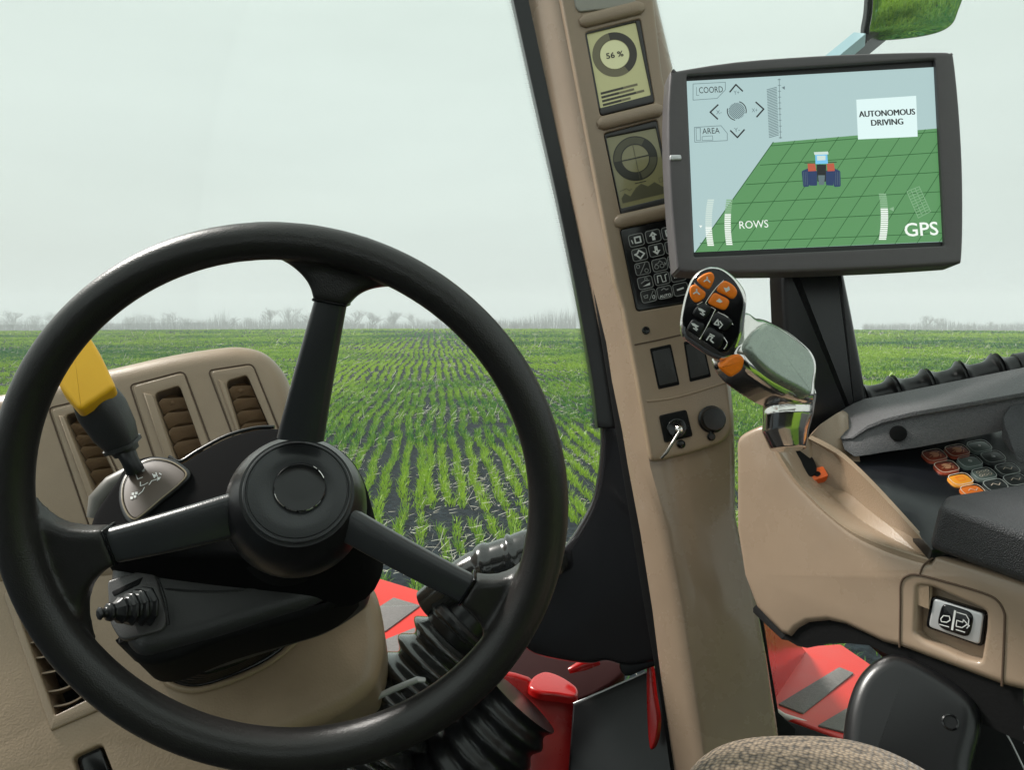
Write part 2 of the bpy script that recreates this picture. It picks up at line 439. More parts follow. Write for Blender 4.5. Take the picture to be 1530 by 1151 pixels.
for i, t in enumerate((.10, .235, .365, .50, .635, .775, .90)):
    lo = []
    for u in np.linspace(-.02, 1.02, 10):
        p = A.lerp(D, t).lerp(B.lerp(Cc, t), u)
        w_ = .006 * math.sin(u * 5.2) + (.004 if i > 4 else 0)
        e = (D - A).normalized()
        hh = -.004 - .006 * (1 - math.cos(u * 3))
        q = p + e * w_ * .6
        fa, fb_ = LD.w(q.x, q.y, hh), LD.w(*(q + e * .0018), hh); bk = (LD.hit(85, 975) - CAM).normalized() * .030 + LD.ev * (.0006 - .006 * (i > 4))
        lo.append([fa, fb_, fb_ + bk, fa + bk])
    sl.loft(lo)
sl.build('slats', TAN, vent, sharp=40)
dk = MB(); dk.plate(LD, [(-20, 880), (110, 850), (200, 1050), (60, 1100)], thick=.004, h=-.052)
dk.build('duct', BLKD, vent)
lk = MB(); e = MB()
e.plate(LD, rnd([(113, 1131), (150, 1115), (172, 1172), (128, 1190)], 6), thick=.005, bevel=.002, h=-.010); e.build('rocker_switch', BLKG, dash)
pn = MB(); pn.plate(LD, rnd([(464, 930), (509, 887), (531, 866), (545, 872), (552, 905), (480, 948)], [6, 3, 8, 8, 10, 4], 3), thick=.004, bevel=.0015, h=.0024)
pn.build('trim_panel', TAN, dash)
lip = MB()
lip.tube([LD.off(.003).hit(*p) for p in smo([(466, 936), (490, 922), (518, 908), (527, 902), (524, 893), (514, 886)], 4, False)], .0012, 8)
lip.build('trim_bead', TAN, dash)
# well of the column and its folded rubber gaiter
wl = MB()
wl.plate(LD, smo([(228, 962), (236, 1000), (256, 1022), (300, 1028), (372, 1003), (420, 974), (464, 930), (474, 900), (400, 890), (260, 930)], 4), thick=.03, bevel=.004, h=.0036)
ww = wl.build('column_gaiter', BLKG, dash)
gt = MB()
lp_ = MB(); lp_.tube([LD.off(.003).hit(*p) for p in smo([(232, 968), (237, 1002), (257, 1025), (301, 1031), (374, 1006), (422, 977), (468, 932)], 5, False)], .0034, 10); lp_.build('well_lip', TANL, dash)
for i in range(5):
    k_ = 1 - .055 * i
    pts = smo([(350 + (x - 350) * k_, 955 + (y - 955) * k_) for x, y in [(240, 975), (246, 1000), (264, 1014), (302, 1017), (368, 993), (412, 966), (452, 930), (458, 905), (400, 905), (270, 945)]], 4)
    gt.tube([LD.off(.006 + .0065 * i).hit(*p) for p in pts], .0042, 10, closed=True)
gt.build('gaiter_folds', BLKG, ww, sharp=80)

# ================================================================== STEERING COLUMN
colm = thing('steering_column', 'black plastic steering column shroud with a half moon badge and stalk socket behind the wheel', 'steering column', P(400, 850, .74))
CB = Pl((350, 790, .765), (250, 985, .690), (520, 800, .770))
m = MB(); m.plate(CB, smo([(160, 862), (166, 838), (200, 820), (330, 790), (470, 780), (532, 792), (545, 822), (540, 852), (516, 874), (470, 900), (420, 916), (330, 944), (262, 964), (212, 976), (188, 962), (172, 930), (161, 890)], 4), thick=.085, bevel=.016, k=6)
m.build('lower_shroud', BLK, colm, sharp=40)
m = MB(); m.plate(Pl((350, 790, .775), (250, 985, .700), (520, 800, .78)), smo([(176, 950), (300, 935), (480, 890), (535, 860), (510, 892), (462, 918), (330, 956), (252, 986), (209, 989), (184, 966)], 4), thick=.06, bevel=.008, k=4)
m.build('under_tray', BLKD, colm, sharp=40)
# crease moulded across the face of the shroud, and the hub's shadow collar
cr = MB(); cr.tube([CB.off(.0002).hit(*p) for p in smo([(246, 880), (290, 884), (340, 884), (392, 879)], 5, False)], [.0004] + [.0012] * 14 + [.0004], 6)
cr.tube([CB.off(.0002).hit(*p) for p in smo([(226, 842), (236, 866), (247, 900), (252, 934)], 5, False)], .0012, 6)
cr.build('moulded_crease', BLK, colm)
co_ = MB(); co_.lathe(P(438, 772, .735), HN, [(118 * kk, -.06), (118 * kk, 0), (110 * kk, .006), (80 * kk, .008), (60 * kk, .05)], 56)
co_.build('hub_collar', BLKD, colm, sharp=40)
CW = Pl((200, 690, .775), (400, 640, .800), (160, 800, .715))
m = MB(); m.plate(CW, smo([(132, 792), (138, 768), (152, 745), (172, 716), (182, 699), (200, 685), (227, 678), (253, 682), (269, 689), (296, 673), (338, 651), (380, 639), (410, 637), (470, 648), (530, 690), (552, 770), (500, 830), (340, 832), (180, 822), (140, 812)], 4), thick=.085, bevel=.007, k=5)
m.build('upper_cowl', CWL, colm, sharp=40)
m = MB(); m.tube([CW.off(-.0012).hit(*p) for p in smo([(253, 683), (269, 690), (296, 674), (338, 652), (380, 640), (410, 638)], 5, False)], .0019, 10); m.build('cowl_highlight_bead', BLKS, colm)  # glossy bead added to draw the highlight along the cowl's top edge
bd = MB(); hm = smo([(181, 746), (184, 720), (200, 698), (227, 686), (252, 688), (270, 697), (280, 709), (268, 724), (240, 747), (212, 771), (199, 778), (188, 768)], 4)
bd.plate(CW, [(230 + (x - 230) * 1.10, 728 + (y - 728) * 1.10) for x, y in hm], thick=.008, bevel=.003, h=.004, k=4)
badge = bd.build('indicator_bezel', BLKS, colm, sharp=40)
ip = MB(); q = CW
ip.plate(q, [(230 + (x - 230) * .93, 728 + (y - 728) * .92) for x, y in hm], thick=.003, bevel=.0008, h=.0052)
BRN = mat('badge_brown', C(84, 72, 64), .4, var=.06)
bp_ = ip.build('indicator_panel', BRN, badge)
rm = MB(); rm.tube([q.off(.0052).hit(230 + (x - 230) * .97, 728 + (y - 728) * .965) for x, y in hm], .0008, 6, closed=True); rm.build('bead', mat('bead_bronze', C(140, 126, 104), .35), badge)
mk = MB(); hh = .0056
for pl_ in ([(205, 712), (213, 708)], [(205, 712), (209, 722)], [(209, 722), (216, 719)], [(213, 708), (219, 706)], [(213, 726), (213, 732)], [(213, 732), (219, 730), (224, 727)],
            [(219, 734), (216, 740), (210, 745)], [(226, 730), (230, 724)], [(231, 724), (237, 722)], [(231, 714), (234, 720)], [(236, 712), (238, 718)], [(238, 724), (243, 719)], [(241, 713), (244, 715)]):
    mk.line(q, pl_, 1.3, hh)
for c_ in ((202, 744), (205, 748), (200, 750), (207, 743), (234, 717), (240, 721), (216, 706), (217, 709)):
    mk.poly(q, rnd([(c_[0] - 2, c_[1] - 1.8), (c_[0] + 2, c_[1] - 2.2), (c_[0] + 1.8, c_[1] + 1.8), (c_[0] - 1.7, c_[1] + 2)], .6, 2), hh + .0001)
mk.build('printed_symbols', WHT, badge)
# socket plate and stalk boot on the left
st = MB(); st.plate(CB, rnd([(160, 868), (226, 848), (236, 868), (250, 925), (243, 942), (180, 958), (163, 930)], [6, 8, 4, 12, 10, 12, 10], 4), thick=.006, bevel=.002, h=.0034)
so = st.build('stalk_plate', mat('dark_grey_plastic', C(74, 72, 72), .4, bump=('grain', 1000, .2), var=.06), colm)
vs_ = MB(); vs_.plate(CB, rnd([(166, 884), (214, 862), (208, 874), (170, 892)], 3), thick=.006, bevel=.001, h=.0040); vs_.build('slot', BLKD, so)
bt = MB(); a0, a1 = P(222, 906, .706), P(152, 917, .672); prof = []
for t, r_ in ((0, 31), (.05, 32), (.12, 25), (.16, 24), (.20, 30), (.25, 29), (.31, 22), (.36, 22), (.40, 27), (.45, 26), (.51, 19), (.58, 19), (.62, 22), (.68, 17), (.78, 12), (.82, 15), (.88, 14), (.92, 8), (1.0, 7), (1.04, 11), (1.08, 6)):
    prof.append((r_ * .00056, t * (a1 - a0).length))
bt.lathe(a0, a1 - a0, prof, 8, up=V((.35, 0, 1)))
ob = bt.build('stalk_boot', BLKS, colm, sharp=24)
ob.modifiers.new('b', 'BEVEL').width = .0012; ob.modifiers['b'].segments = 2; ob.modifiers['b'].limit_method = 'ANGLE'
# lever socket at the left
ls = MB(); ls.tube([P(x, y, d) for x, y, d in ((146, 775, .782), (152, 750, .785), (172, 728, .79), (200, 712, .795))], [.010, .013, .013, .012], 20)
ls.build('lever_socket', mat('socket_grey_plastic', C(104, 100, 94), .38, bump=('noise', 400, .05)), colm)

# ================================================================== YELLOW SHUTTLE LEVER
lev = thing('shuttle_lever', 'yellow topped black lever standing on the steering column at the left', 'lever', P(198, 692, .745))
YP = Pl((130, 560, .718), (172, 578, .720), (150, 640, .700))
g = MB(); g.plate(YP, rnd([(118, 613), (91, 581), (74, 545), (92, 506), (128, 494), (147, 522), (173, 577)], [9, 10, 14, 14, 10, 20, 7], 6), thick=.017, bevel=.0042, k=6)
g.build('grip', YEL, lev, sharp=50)
c_ = MB(); ax0, ax1 = P(147, 602, .740), P(187, 672, .757); L_ = (ax1 - ax0)
xs = (RT - L_.normalized() * RT.dot(L_.normalized())).normalized(); ys = L_.normalized().cross(xs)
lo = []
for t, r_, fl_ in ((-.25, .0165, 1), (.05, .0192, 1), (.15, .0196, 1), (.6, .0178, 1), (.86, .0145, 1), (.865, .0160, 1), (.93, .0160, 1), (.94, .0118, 1), (1.06, .0105, 1)):
    lo.append([ax0 + L_ * t + (xs * math.copysign(abs(math.cos(a)) ** .62, math.cos(a)) + ys * math.copysign(abs(math.sin(a)) ** .62, math.sin(a))) * r_ for a in np.linspace(0, 2 * math.pi, 33)[:-1]])
c_.loft(lo); c_.build('collar', BLK, lev, sharp=40)
s_ = MB(); s_.tube([ax1 - L_ * .03, P(194, 688, .752), P(202, 704, .757)], [.0092, .0078, .0085], 18); s_.build('stem', BLKS, lev)

# ================================================================== BELLOWS
def bellows(pts, r0, r1, n, name, label, cap_=True, rib=.2, cat='bellows', grp=None, mat_=RUB):
    o = thing(name, label, cat, pts[0], grp)
    c = [V(p) for p in smo([tuple(p) for p in pts], 40, False)]
    ds = np.cumsum([0] + [(b - a).length for a, b in zip(c, c[1:])]); L = ds[-1]
    pp, rr = [], []
    for i in range(n * 10 + 1):
        s_ = i / (n * 10) * L; j = min(int(np.searchsorted(ds, s_, 'right')) - 1, len(c) - 2)
        t = (s_ - ds[j]) / max(ds[j + 1] - ds[j], 1e-9)
        pp.append(c[j].lerp(c[j + 1], t)); ph = (i % 10) / 10
        base = r0 + (r1 - r0) * s_ / L
        rr.append(base * (1 - rib * (.5 - .5 * math.cos(2 * math.pi * ph)) ** .85))
    m = MB(); m.tube(pp, rr, 40); m.build('rubber_folds', mat_, o, sharp=70)
    return o
bw = bellows([P(540, 1135, .99), P(588, 1068, 1.0), P(640, 1000, 1.01), P(690, 940, 1.02)], .062, .054, 7, 'rubber_bellows', 'large black ribbed rubber bellows beside the tan dashboard, partly behind the wheel rim', rib=.24)
cpm = MB(); ax = (P(712, 912, 1.025) - P(652, 978, 1.015)).normalized(); o_ = P(684, 946, 1.017)
cpm.lathe(o_, ax, [(.043, -.01), (.046, 0), (.046, .012), (.043, .016), (.034, .017), (.033, .030), (.030, .033), (.0001, .033)], 40)
cpm.build('top_clamp', BLKS, bw, sharp=35)
bw2 = bellows([P(560, 1275, 1.02), P(640, 1205, 1.02), P(715, 1125, 1.02), P(778, 1048, 1.03)], .080, .056, 10, 'rubber_bellows', 'dark ribbed rubber bellows below the wheel rim, beside the red body panel', rib=.12, mat_=BLKS)
hs = thing('rubber_hose', 'short shiny black rubber hose rising behind the right spoke below the field', 'hose', P(700, 850, 1.01))
m = MB(); pth = smo([tuple(P(*p)) for p in ((640, 905, 1.03), (690, 868, 1.02), (730, 848, 1.015), (768, 836, 1.01), (800, 826, 1.01), (822, 850, 1.02))], 8, False)
rr = []
for i in range(len(pth)):
    t = i / (len(pth) - 1); rr.append(.0225 + .007 * math.sin(t * 2.4) + (.0032 if (i in (15, 16, 17, 24, 25)) else 0))
m.tube(pth, rr, 32); m.build('hose_body', RUB, hs, sharp=60)
ss = MB(); ss.tube([P(540, 1054, .925), P(585, 1032, .925), P(624, 1016, .925), (P(634, 1017, .93))], [.0035, .0036, .0036, .003], 10)
tag(ss.build('metal_rod', SIL, None, loc=P(590, 1050, .93)), 'thin bright metal rod lying across the ribbed bellows, above the lower wheel rim', 'rod')
# ================================================================== CAB PILLAR
pil = thing('cab_pillar', 'tan cab pillar carrying two small displays, a keypad and sockets, right of the steering wheel', 'pillar', P(1060, 1100, .88))
PP = Pl((836, 0, .95), (970, 690, .90), (1090, 640, .905))
st_ = [  # y, seal edge x, ridge x, right edge x
    (-60, 774, 824, 964), (0, 787, 836, 976), (120, 814, 861, 1004), (260, 845, 888, 1036), (420, 881, 920, 1066), (505, 899, 940, 1080), (560, 909, 951, 1088), (640, 925, 964, 1096), (700, 936, 975, 1098),
    (790, 953, 1000, 1099), (906, 972, 1022, 1128), (1000, 985, 1036, 1145), (1098, 1000, 1050, 1160), (1200, 1016, 1064, 1176)]
lo = []
for y, xl, xr, xe in st_:
    q0 = PP.off(-.012)
    dd = lambda pl, x, yy: pl.hit(x, yy)
    sl_ = .21
    # one slice across the pillar, tilted like the panel's own edges
    yl, yr, ye = y + 6, y, y - .155 * (xe - xr)
    back = PP.off(-.105); mid = PP.off(-.055)
    A = PP.off(-.062).hit(xl, yl); Bq = q0.hit(xr - 3, yr); C1 = q0.hit(xr + 4, yr - 1); D1 = q0.hit(xe - 9, ye + 1); E1 = PP.off(-.016).hit(xe - 3, ye); F1 = PP.off(-.024).hit(xe, ye); G1 = PP.off(-.085).hit(xe - 2, ye); Hh = PP.off(-.105).hit(xl + 10, yl)
    A2 = PP.off(-.048).hit(xl + 4, yl); A3 = PP.off(-.026).hit(lerp2((xl, 0), (xr, 0), .62)[0], yl - 3)
    lo.append([A, A2, A3, Bq, C1, D1, E1, F1, G1, Hh])
lo2 = []
m = MB(); m.loft(lo); pb = m.build('pillar_trim', TANS, pil, sharp=60)
# raised instrument panel on the pillar
D1c = [(874, 48), (957, 27), (979, 153), (897, 173)]
D2c = [(902, 199), (982, 178), (1006, 306), (928, 323)]
KPc = [(925.7, 342), (1026, 320), (1050, 449), (951, 466)]
pan = [(821, -70), (955, -70), (975, -20), (990, 110), (1050, 380), (1087, 560), (1095, 630), (1094, 646), (1080, 662), (1040, 676), (985, 690), (974, 690), (970, 676), (950, 560), (930, 460), (918, 420), (861, 120), (838, 0)]
m = MB(); m.plate(PP, rnd(pan, [2, 2, 2, 2, 2, 2, 10, 10, 10, 10, 6, 6, 6, 2, 2, 2, 2, 2], 3),
                  [rnd(D1c, 5, 3), rnd(D2c, 5, 3), rnd(KPc, 6, 3)], thick=.020, bevel=.0045, k=4, hb=.002)
inst = m.build('instrument_panel', TAN, pil, sharp=35)
def inq(c, f):                      # the same quadrilateral drawn in towards its middle
    x, y = sum(p[0] for p in c) / 4, sum(p[1] for p in c) / 4
    return [(x + (p[0] - x) * f, y + (p[1] - y) * f) for p in c]
# rolled ribs between the displays
rb = MB()
for a, b in (((866, 33), (962, 9)), ((893, 186), (990, 162)), ((918, 333), (1010, 312))):
    n_ = 14; pts = [PP.off(.001).hit(*lerp2(a, b, t)) for t in np.linspace(0, 1, n_)]
    rb.tube(pts, [.004] + [.0085] * (n_ - 2) + [.004], 14, sx=.55, up=PP.n)
rb.build('divider_rib', TAN, inst, sharp=60)
LCDF = mat('lcd_frame', C(48, 45, 44), .35, rvar=.05)
LC1 = mat('lcd_glass_lit', C(196, 192, 138), .22, coat=.5, emit=.10)
LC2 = mat('lcd_glass_dim', C(136, 130, 92), .22, coat=.5, emit=.04)
LCM = mat('lcd_mid', C(120, 112, 86), .3); LCK = mat('lcd_dark', C(58, 52, 44), .3); LCP = mat('lcd_pale', C(226, 224, 176), .3, emit=.1)
LCD_D = mat('lcd_dim_mid', C(88, 84, 62), .3); LCD_K = mat('lcd_dim_dark', C(46, 44, 34), .3)
def quad_uv(c):
    return lambda u, v: lerp2(lerp2(c[0], c[1], u), lerp2(c[3], c[2], u), v)
def disp(fr, lcd, glass, lab):
    f = MB(); f.plate(PP, rnd(fr, 4, 3), [rnd(lcd, 2, 2)], thick=.006, bevel=.0012, h=-.0015, k=2)
    d = f.build('small_display', LCDF, pil); d['label'] = lab
    g = MB(); g.plate(PP, rnd(inq(lcd, 1.02), 2, 2), thick=.004, h=-.0035)
    return d, g
# display one: dial with the fuel share and four bars
l1 = [(875, 50), (950, 32), (973, 141), (896, 161)]
d1, g = disp(inq(D1c, .985), l1, LC1, 'brighter olive display with a ring dial reading 56 %')
U = quad_uv(l1)
def ring(mb, pl, c, r0, r1, a0, a1, mi, h, sk=1.0, rot=0):
    n = max(4, int(abs(a1 - a0) / 7)); o_, i_ = [], []
    for a in np.linspace(R(a0), R(a1), n):
        for L_, r in ((o_, r1), (i_, r0)):
            x, y = r * math.cos(a), r * sk * math.sin(a)
            L_.append((c[0] + x * math.cos(rot) - y * math.sin(rot), c[1] + x * math.sin(rot) + y * math.cos(rot)))
    for k_ in range(n - 1):
        mb.poly(pl, [o_[k_], o_[k_ + 1], i_[k_ + 1], i_[k_]], h, mi)
c1 = (919, 79)
f = MB(); hL = -.0033
ring(f, PP, c1, 23, 33.5, 60, 400, 1, hL, 1, R(-12)); ring(f, PP, c1, 23, 33.5, -95, 62, 2, hL + .0001, 1, R(-12))
f.poly(PP, circ(c1, 21.5), hL, 3); ring(f, PP, c1, 22.2, 23, 0, 360, 2, hL + .0002)
f.text(PP, '56 %', (919, 79.5), 26, 9, hL + .0003, 2, .02, rot=R(10))
for i, (u1, u2) in enumerate(((.52, .80), (.42, .72), (.74, .90), (.44, .62))):
    v0 = .79 + i * .052
    f.poly(PP, [U(.08, v0), U(u1, v0), U(u1, v0 + .030), U(.08, v0 + .030)], hL, 2)
    f.poly(PP, [U(u1, v0), U(u2, v0), U(u2, v0 + .030), U(u1, v0 + .030)], hL, 1)
g.add(f.v, f.f, 0); nb = len(g.m) - len(f.m); g.m = g.m[:nb] + f.m
g.build('lcd_screen', [LC1, LCM, LCK, LCP], d1, fix=False)
l2 = [(906, 205), (980, 190), (1002, 293), (928, 311)]
d2, g = disp(inq(D2c, .985), l2, LC2, 'dimmer olive display with a cross-hair ring dial')
U = quad_uv(l2); c2 = (950, 235); f = MB()
ring(f, PP, c2, 22, 33, 0, 360, 1, hL); ring(f, PP, c2, 20.5, 22, 0, 360, 2, hL + .0001); ring(f, PP, c2, 32, 33.5, 0, 360, 2, hL + .0001); ring(f, PP, c2, 22, 32.5, -65, -5, 2, hL + .0001); ring(f, PP, c2, 22, 32.5, 70, 170, 2, hL + .0001)
f.line(PP, [(930, 239), (970, 230)], 1.6, hL + .0002, 2); f.line(PP, [(944, 205), (957, 266)], .8, hL + .0002, 1)
f.line(PP, [U(.38, .70), U(.60, .70)], 1.2, hL, 2)
hills = [(.06, .93), (.06, .86), (.14, .80), (.24, .86), (.38, .76), (.5, .72), (.62, .78), (.76, .74), (.92, .84), (.94, .93)]
f.poly(PP, [U(*p) for p in hills], hL, 1)
f.line(PP, [U(.06, .76), U(.2, .74), U(.24, .78), U(.30, .76)], .7, hL, 1); f.line(PP, [U(.86, .70), U(.93, .70), U(.93, .76), U(.86, .76)], .6, hL, 1, True)
g.add(f.v, f.f, 0); nb = len(g.m) - len(f.m); g.m = g.m[:nb] + f.m
g.build('lcd_screen', [LC2, LCD_D, LCD_K], d2, fix=False)
# top display, only its lower edge in view
f = MB(); f.plate(PP, rnd([(848, -60), (930, -60), (951, 3), (950, 8), (866, 17), (860, 10)], 3, 3), thick=.004, bevel=.0015, h=.0025)
tdp = f.build('small_display', mat('grey_display_lid', C(150, 146, 136), .35), pil); tdp['label'] = 'grey lower edge of the topmost display'
# keypad
f = MB(); f.plate(PP, rnd(inq(KPc, .985), 5, 3), thick=.006, bevel=.001, h=-.001)
kp = f.build('keypad', BLKG, pil)
rows = [[(950.7, 359), (975.8, 353), (1000, 348)], [(955.6, 380.5), (980.6, 374), (1005, 369)], [(960, 401.5), (985.5, 396), (1009, 390.5)], [(964, 422.5), (989, 416.5), (1013, 411.5)], [(969, 442.5), (993, 437), (1017, 432.5)]]
KEYM = mat('key_black', C(20, 20, 21), .4)
e1 = V((25, -5.6)); e2 = V((4.7, 21.2))
hk = .0004
for r_, rw in enumerate(rows):
    for c_, (x, y) in enumerate(rw):
        w_, h_ = e1 * .43, e2 * .41
        k_ = MB(); cc = V((x, y)); q4 = [tuple(cc - w_ - h_), tuple(cc + w_ - h_), tuple(cc + w_ + h_), tuple(cc - w_ + h_)]
        k_.plate(PP, rnd(q4, 4, 3), thick=.003, bevel=.0005, h=hk, k=2)
        k_.line(PP, rnd(q4, 4, 3), 1.0, hk + .0002, 1, True)
        s = lambda a, b: tuple(cc + e1 * (a / 25) + e2 * (b / 21))
        pr = []
        wd = 1.5
        if (r_, c_) == (0, 0): k_.line(PP, [s(-2, -4), s(6, -4), s(6, 4), s(-2, 4)], 2.2, hk + .0003, 2, True); k_.line(PP, [s(-7, -1), s(-6, 4)], 1.4, hk + .0003, 2)
        elif (r_, c_) in ((0, 1), (1, 1)):
            f_ = 1 if r_ == 0 else -1
            k_.poly(PP, [s(0, -7 * f_), s(6, -.5 * f_), s(2.3, -.5 * f_), s(2.3, 6 * f_), s(-2.3, 6 * f_), s(-2.3, -.5 * f_), s(-6, -.5 * f_)], hk + .0003, 2); k_.poly(PP, circ(s(0, -1.5 * f_), 1.1, n=8), hk + .0005, 0)
        elif (r_, c_) == (0, 2): k_.line(PP, [s(-5, -4), s(4, -4), s(4, 4), s(-5, 4)], 2, hk + .0003, 2, True)
        elif (r_, c_) == (1, 0): k_.line(PP, [s(0, -6), s(7, 0), s(0, 6), s(-4, 1), s(-7, -1), s(-3, -2)], 2.2, hk + .0003, 2, True)
        elif (r_, c_) in ((1, 2), (3, 2)):
            for t in (-4, -1, 2): k_.line(PP, [s(t - 2, 3), s(t + 4, -4)], 1.5, hk + .0003, 2)
            k_.line(PP, [s(-5, -2), s(5, 3)], 1.2, hk + .0003, 2)
        elif (r_, c_) in ((2, 0), (2, 2)):
            k_.line(PP, [s(-5, 7), s(5, -7)], 1.1, hk + .0003, 3); k_.line(PP, circ(s(-6, -4), 2.6, n=8), .9, hk + .0003, 3, True); k_.line(PP, circ(s(5, 4), 2.8, n=8), 1, hk + .0003, 3, True)
        elif (r_, c_) == (2, 1):
            for dx in (-5, 3): k_.line(PP, circ(s(dx, 2), 3, n=10), 1.2, hk + .0003, 3, True)
            k_.line(PP, [s(-6, -2), s(-1, -3), s(1, -6), s(5, -2)], 1.2, hk + .0003, 3); k_.poly(PP, [s(7, -3), s(10, 0), s(7, 3)], hk + .0003, 3)
        elif (r_, c_) == (3, 0):
            k_.poly(PP, [s(-5, 5), s(6, 5), s(7, 1), s(1, 3)], hk + .0003, 2); k_.line(PP, [s(-6, 0), s(0, -3), s(6, -2)], 1.5, hk + .0003, 3); k_.line(PP, circ(s(2, -5), 2, n=8), .9, hk + .0003, 3, True)
        elif (r_, c_) == (3, 1): k_.line(PP, [s(-7, 5), s(-6, -5), s(-1, -5), s(0, 5), s(5, 5), s(5, -4), s(8, -5)], 1.2, hk + .0003, 2)
        elif (r_, c_) == (4, 0): k_.line(PP, [s(0, 6), s(8, -6)], 1, hk + .0003, 3); k_.text(PP, '0', s(7, 3), 4, 6, hk + .0003, 2); k_.line(PP, [s(-7, -1), s(-1, -2), s(-2, 2), s(-6, 2)], 1.2, hk + .0003, 3, True)
        elif (r_, c_) == (4, 1): k_.text(PP, 'AUTO', s(0, 5), 17, 4.2, hk + .0003, 2, .02, rot=R(12)); k_.line(PP, [s(-4, -4), s(0, -6), s(3, -3), s(6, -4)], 1.5, hk + .0003, 3)
        else: k_.line(PP, [s(-5, 0), s(4, -1)], 2.4, hk + .0003, 2)
        k_.build('key', [KEYM, GRYPR, WHT, GRYPR], kp, fix=False)
# plug dot, seam, blanks, groove
f = MB(); f.lathe(PP.hit(965, 494), PP.n, [(.0046, -.002), (.0046, .001), (.0036, .0022), (.0001, .0026)], 20); f.build('hole_plug', BLKG, pil)
f = MB(); f.tube([PP.off(.0).hit(*p) for p in ((948, 515.5), (985, 508), (1020, 500), (1072, 489))], .0009, 6); f.build('panel_seam', GAP, inst)
for c_ in ([(971, 521), (1002.5, 514), (1016, 575), (984, 582)], [(1021.7, 511), (1050, 505), (1063, 563), (1031, 571)]):
    f = MB(); f.plate(PP, rnd(c_, 2, 2), thick=.008, bevel=.0012, h=.0012, k=2); b_ = f.build('switch_blank', BLKD, pil)
    f = MB(); f.plate(PP, rnd(inq(c_, .84), 2, 2), thick=.003, bevel=.0006, h=.0017, k=2); f.build('blank_cover', BLK, b_)
f = MB(); f.tube([PP.off(-.0004).hit(*p) for p in smo([(966, 600), (1000, 596), (1040, 586), (1086, 571)], 4, False)], .0016, 8); f.build('moulded_step', TAN, inst)
# ignition socket with a chrome key, round rubber cap
f = MB(); f.plate(PP, rnd([(985.5, 621), (1026, 612), (1036, 652), (994, 662)], 4, 3), thick=.012, bevel=.002, h=.0045); ig = f.build('ignition_socket', BLKD, pil)
f = MB(); f.plate(PP, circ((1012, 640), 15), thick=.006, bevel=.0015, h=.0075); f.build('lock_ring', BLKG, ig)
f = MB(); f.lathe(PP.off(.0075).hit(1014, 642), PP.n, [(.0045, -.002), (.0045, .004), (.003, .006), (.0001, .0065)], 16); f.build('lock_pin', CHR, ig)
f = MB(); f.tube([PP.off(h).hit(x, y) for x, y, h in ((1015, 645, .013), (1006, 660, .016), (996, 676, .015), (988, 685, .010))], [.0018, .0019, .0021, .0016], 10, sx=.8); f.build('key_shaft', mat('dark_steel', C(120, 116, 112), .25, .9), ig)
f = MB(); f.lathe(PP.hit(1017, 664), PP.n, [(.0048, -.001), (.0048, .003), (.003, .0045), (.0001, .0048)], 14); f.build('stopper', BLKG, ig)
f = MB(); f.lathe(PP.hit(1063, 627), PP.n, [(.0155, -.004), (.0155, .003), (.0138, .005), (.0136, .011), (.0122, .0135), (.0001, .014)], 32); rc = f.build('round_cap', BLKS, pil)
f = MB(); f.lathe(PP.hit(1062, 653), PP.n, [(.0045, -.001), (.0045, .003), (.003, .005), (.0001, .0052)], 14); f.tube([PP.off(.003).hit(1062, 644), PP.off(.003).hit(1062, 656)], .002, 8); f.build('cap_strap', BLKS, rc)

# ================================================================== WINDSHIELD FRAME (black seal, lower corner), GLASS
sealP = Pl((767, 0, 1.0), (890, 650, .975), (960, 350, .985))
wf = thing('windshield_gasket', 'black curved windshield surround along the left edge of the tan pillar', 'windshield seal', P(900, 990, 1.0))
o_ = smo([(758, -60), (767, 0), (800, 150), (828, 280), (858, 420), (874, 510), (886, 580), (892, 640)], 4, False) + [(815, 640)] if False else None
edge = smo([(754, -60), (767, 0), (800, 150), (829, 280), (858, 420), (874, 505), (886, 575), (893, 640)], 4, False)
m = MB(); m.plate(sealP, [tuple(p) for p in edge] + [(940, 640), (925, 520), (905, 420), (835, 60), (806, -60)], thick=.035, bevel=.002, k=3)
m.build('rubber_seal', BLKS, wf, sharp=40)
crn = smo([(893, 636), (893, 670), (889, 710), (878, 755), (851, 803), (818, 846), (790, 892), (772, 936), (786, 976), (840, 992), (880, 996), (905, 992), (940, 1000), (996, 990)], 4, False)
cp_ = Pl((893, 640, .985), (850, 805, 1.01), (985, 980, .975))
m = MB(); m.plate(cp_, [tuple(p) for p in crn] + [(1012, 960), (975, 760), (950, 620), (905, 600), (890, 612)], thick=.07, bevel=.012, k=6)
m.build('lower_corner', mat('corner_gloss_black', C(40, 38, 41), .22, coat=.5), wf, sharp=50)
fb = MB(); fb.plate(Pl((930, 740, .955), (1000, 1100, .93), (900, 900, .985)), [(884, 430), (897, 430), (922, 540), (948, 690), (1030, 1180), (1004, 1180), (986, 1050), (960, 900), (926, 690)], thick=.02, bevel=.003)
fb.build('inner_seal', BLKD, wf)
GLS = bpy.data.materials.new('clear_glass'); GLS.use_nodes = True; nt = GLS.node_tree; nt.nodes.clear()
o_ = nt.nodes.new('ShaderNodeOutputMaterial'); t_ = nt.nodes.new('ShaderNodeBsdfTransparent'); g_ = nt.nodes.new('ShaderNodeBsdfGlossy'); x_ = nt.nodes.new('ShaderNodeMixShader'); fr_ = nt.nodes.new('ShaderNodeFresnel'); mm = nt.nodes.new('ShaderNodeMath')
t_.inputs['Color'].default_value = (.985, .995, .985, 1); g_.inputs['Roughness'].default_value = .0; fr_.inputs['IOR'].default_value = 1.45; mm.operation = 'MULTIPLY'; mm.inputs[1].default_value = .15
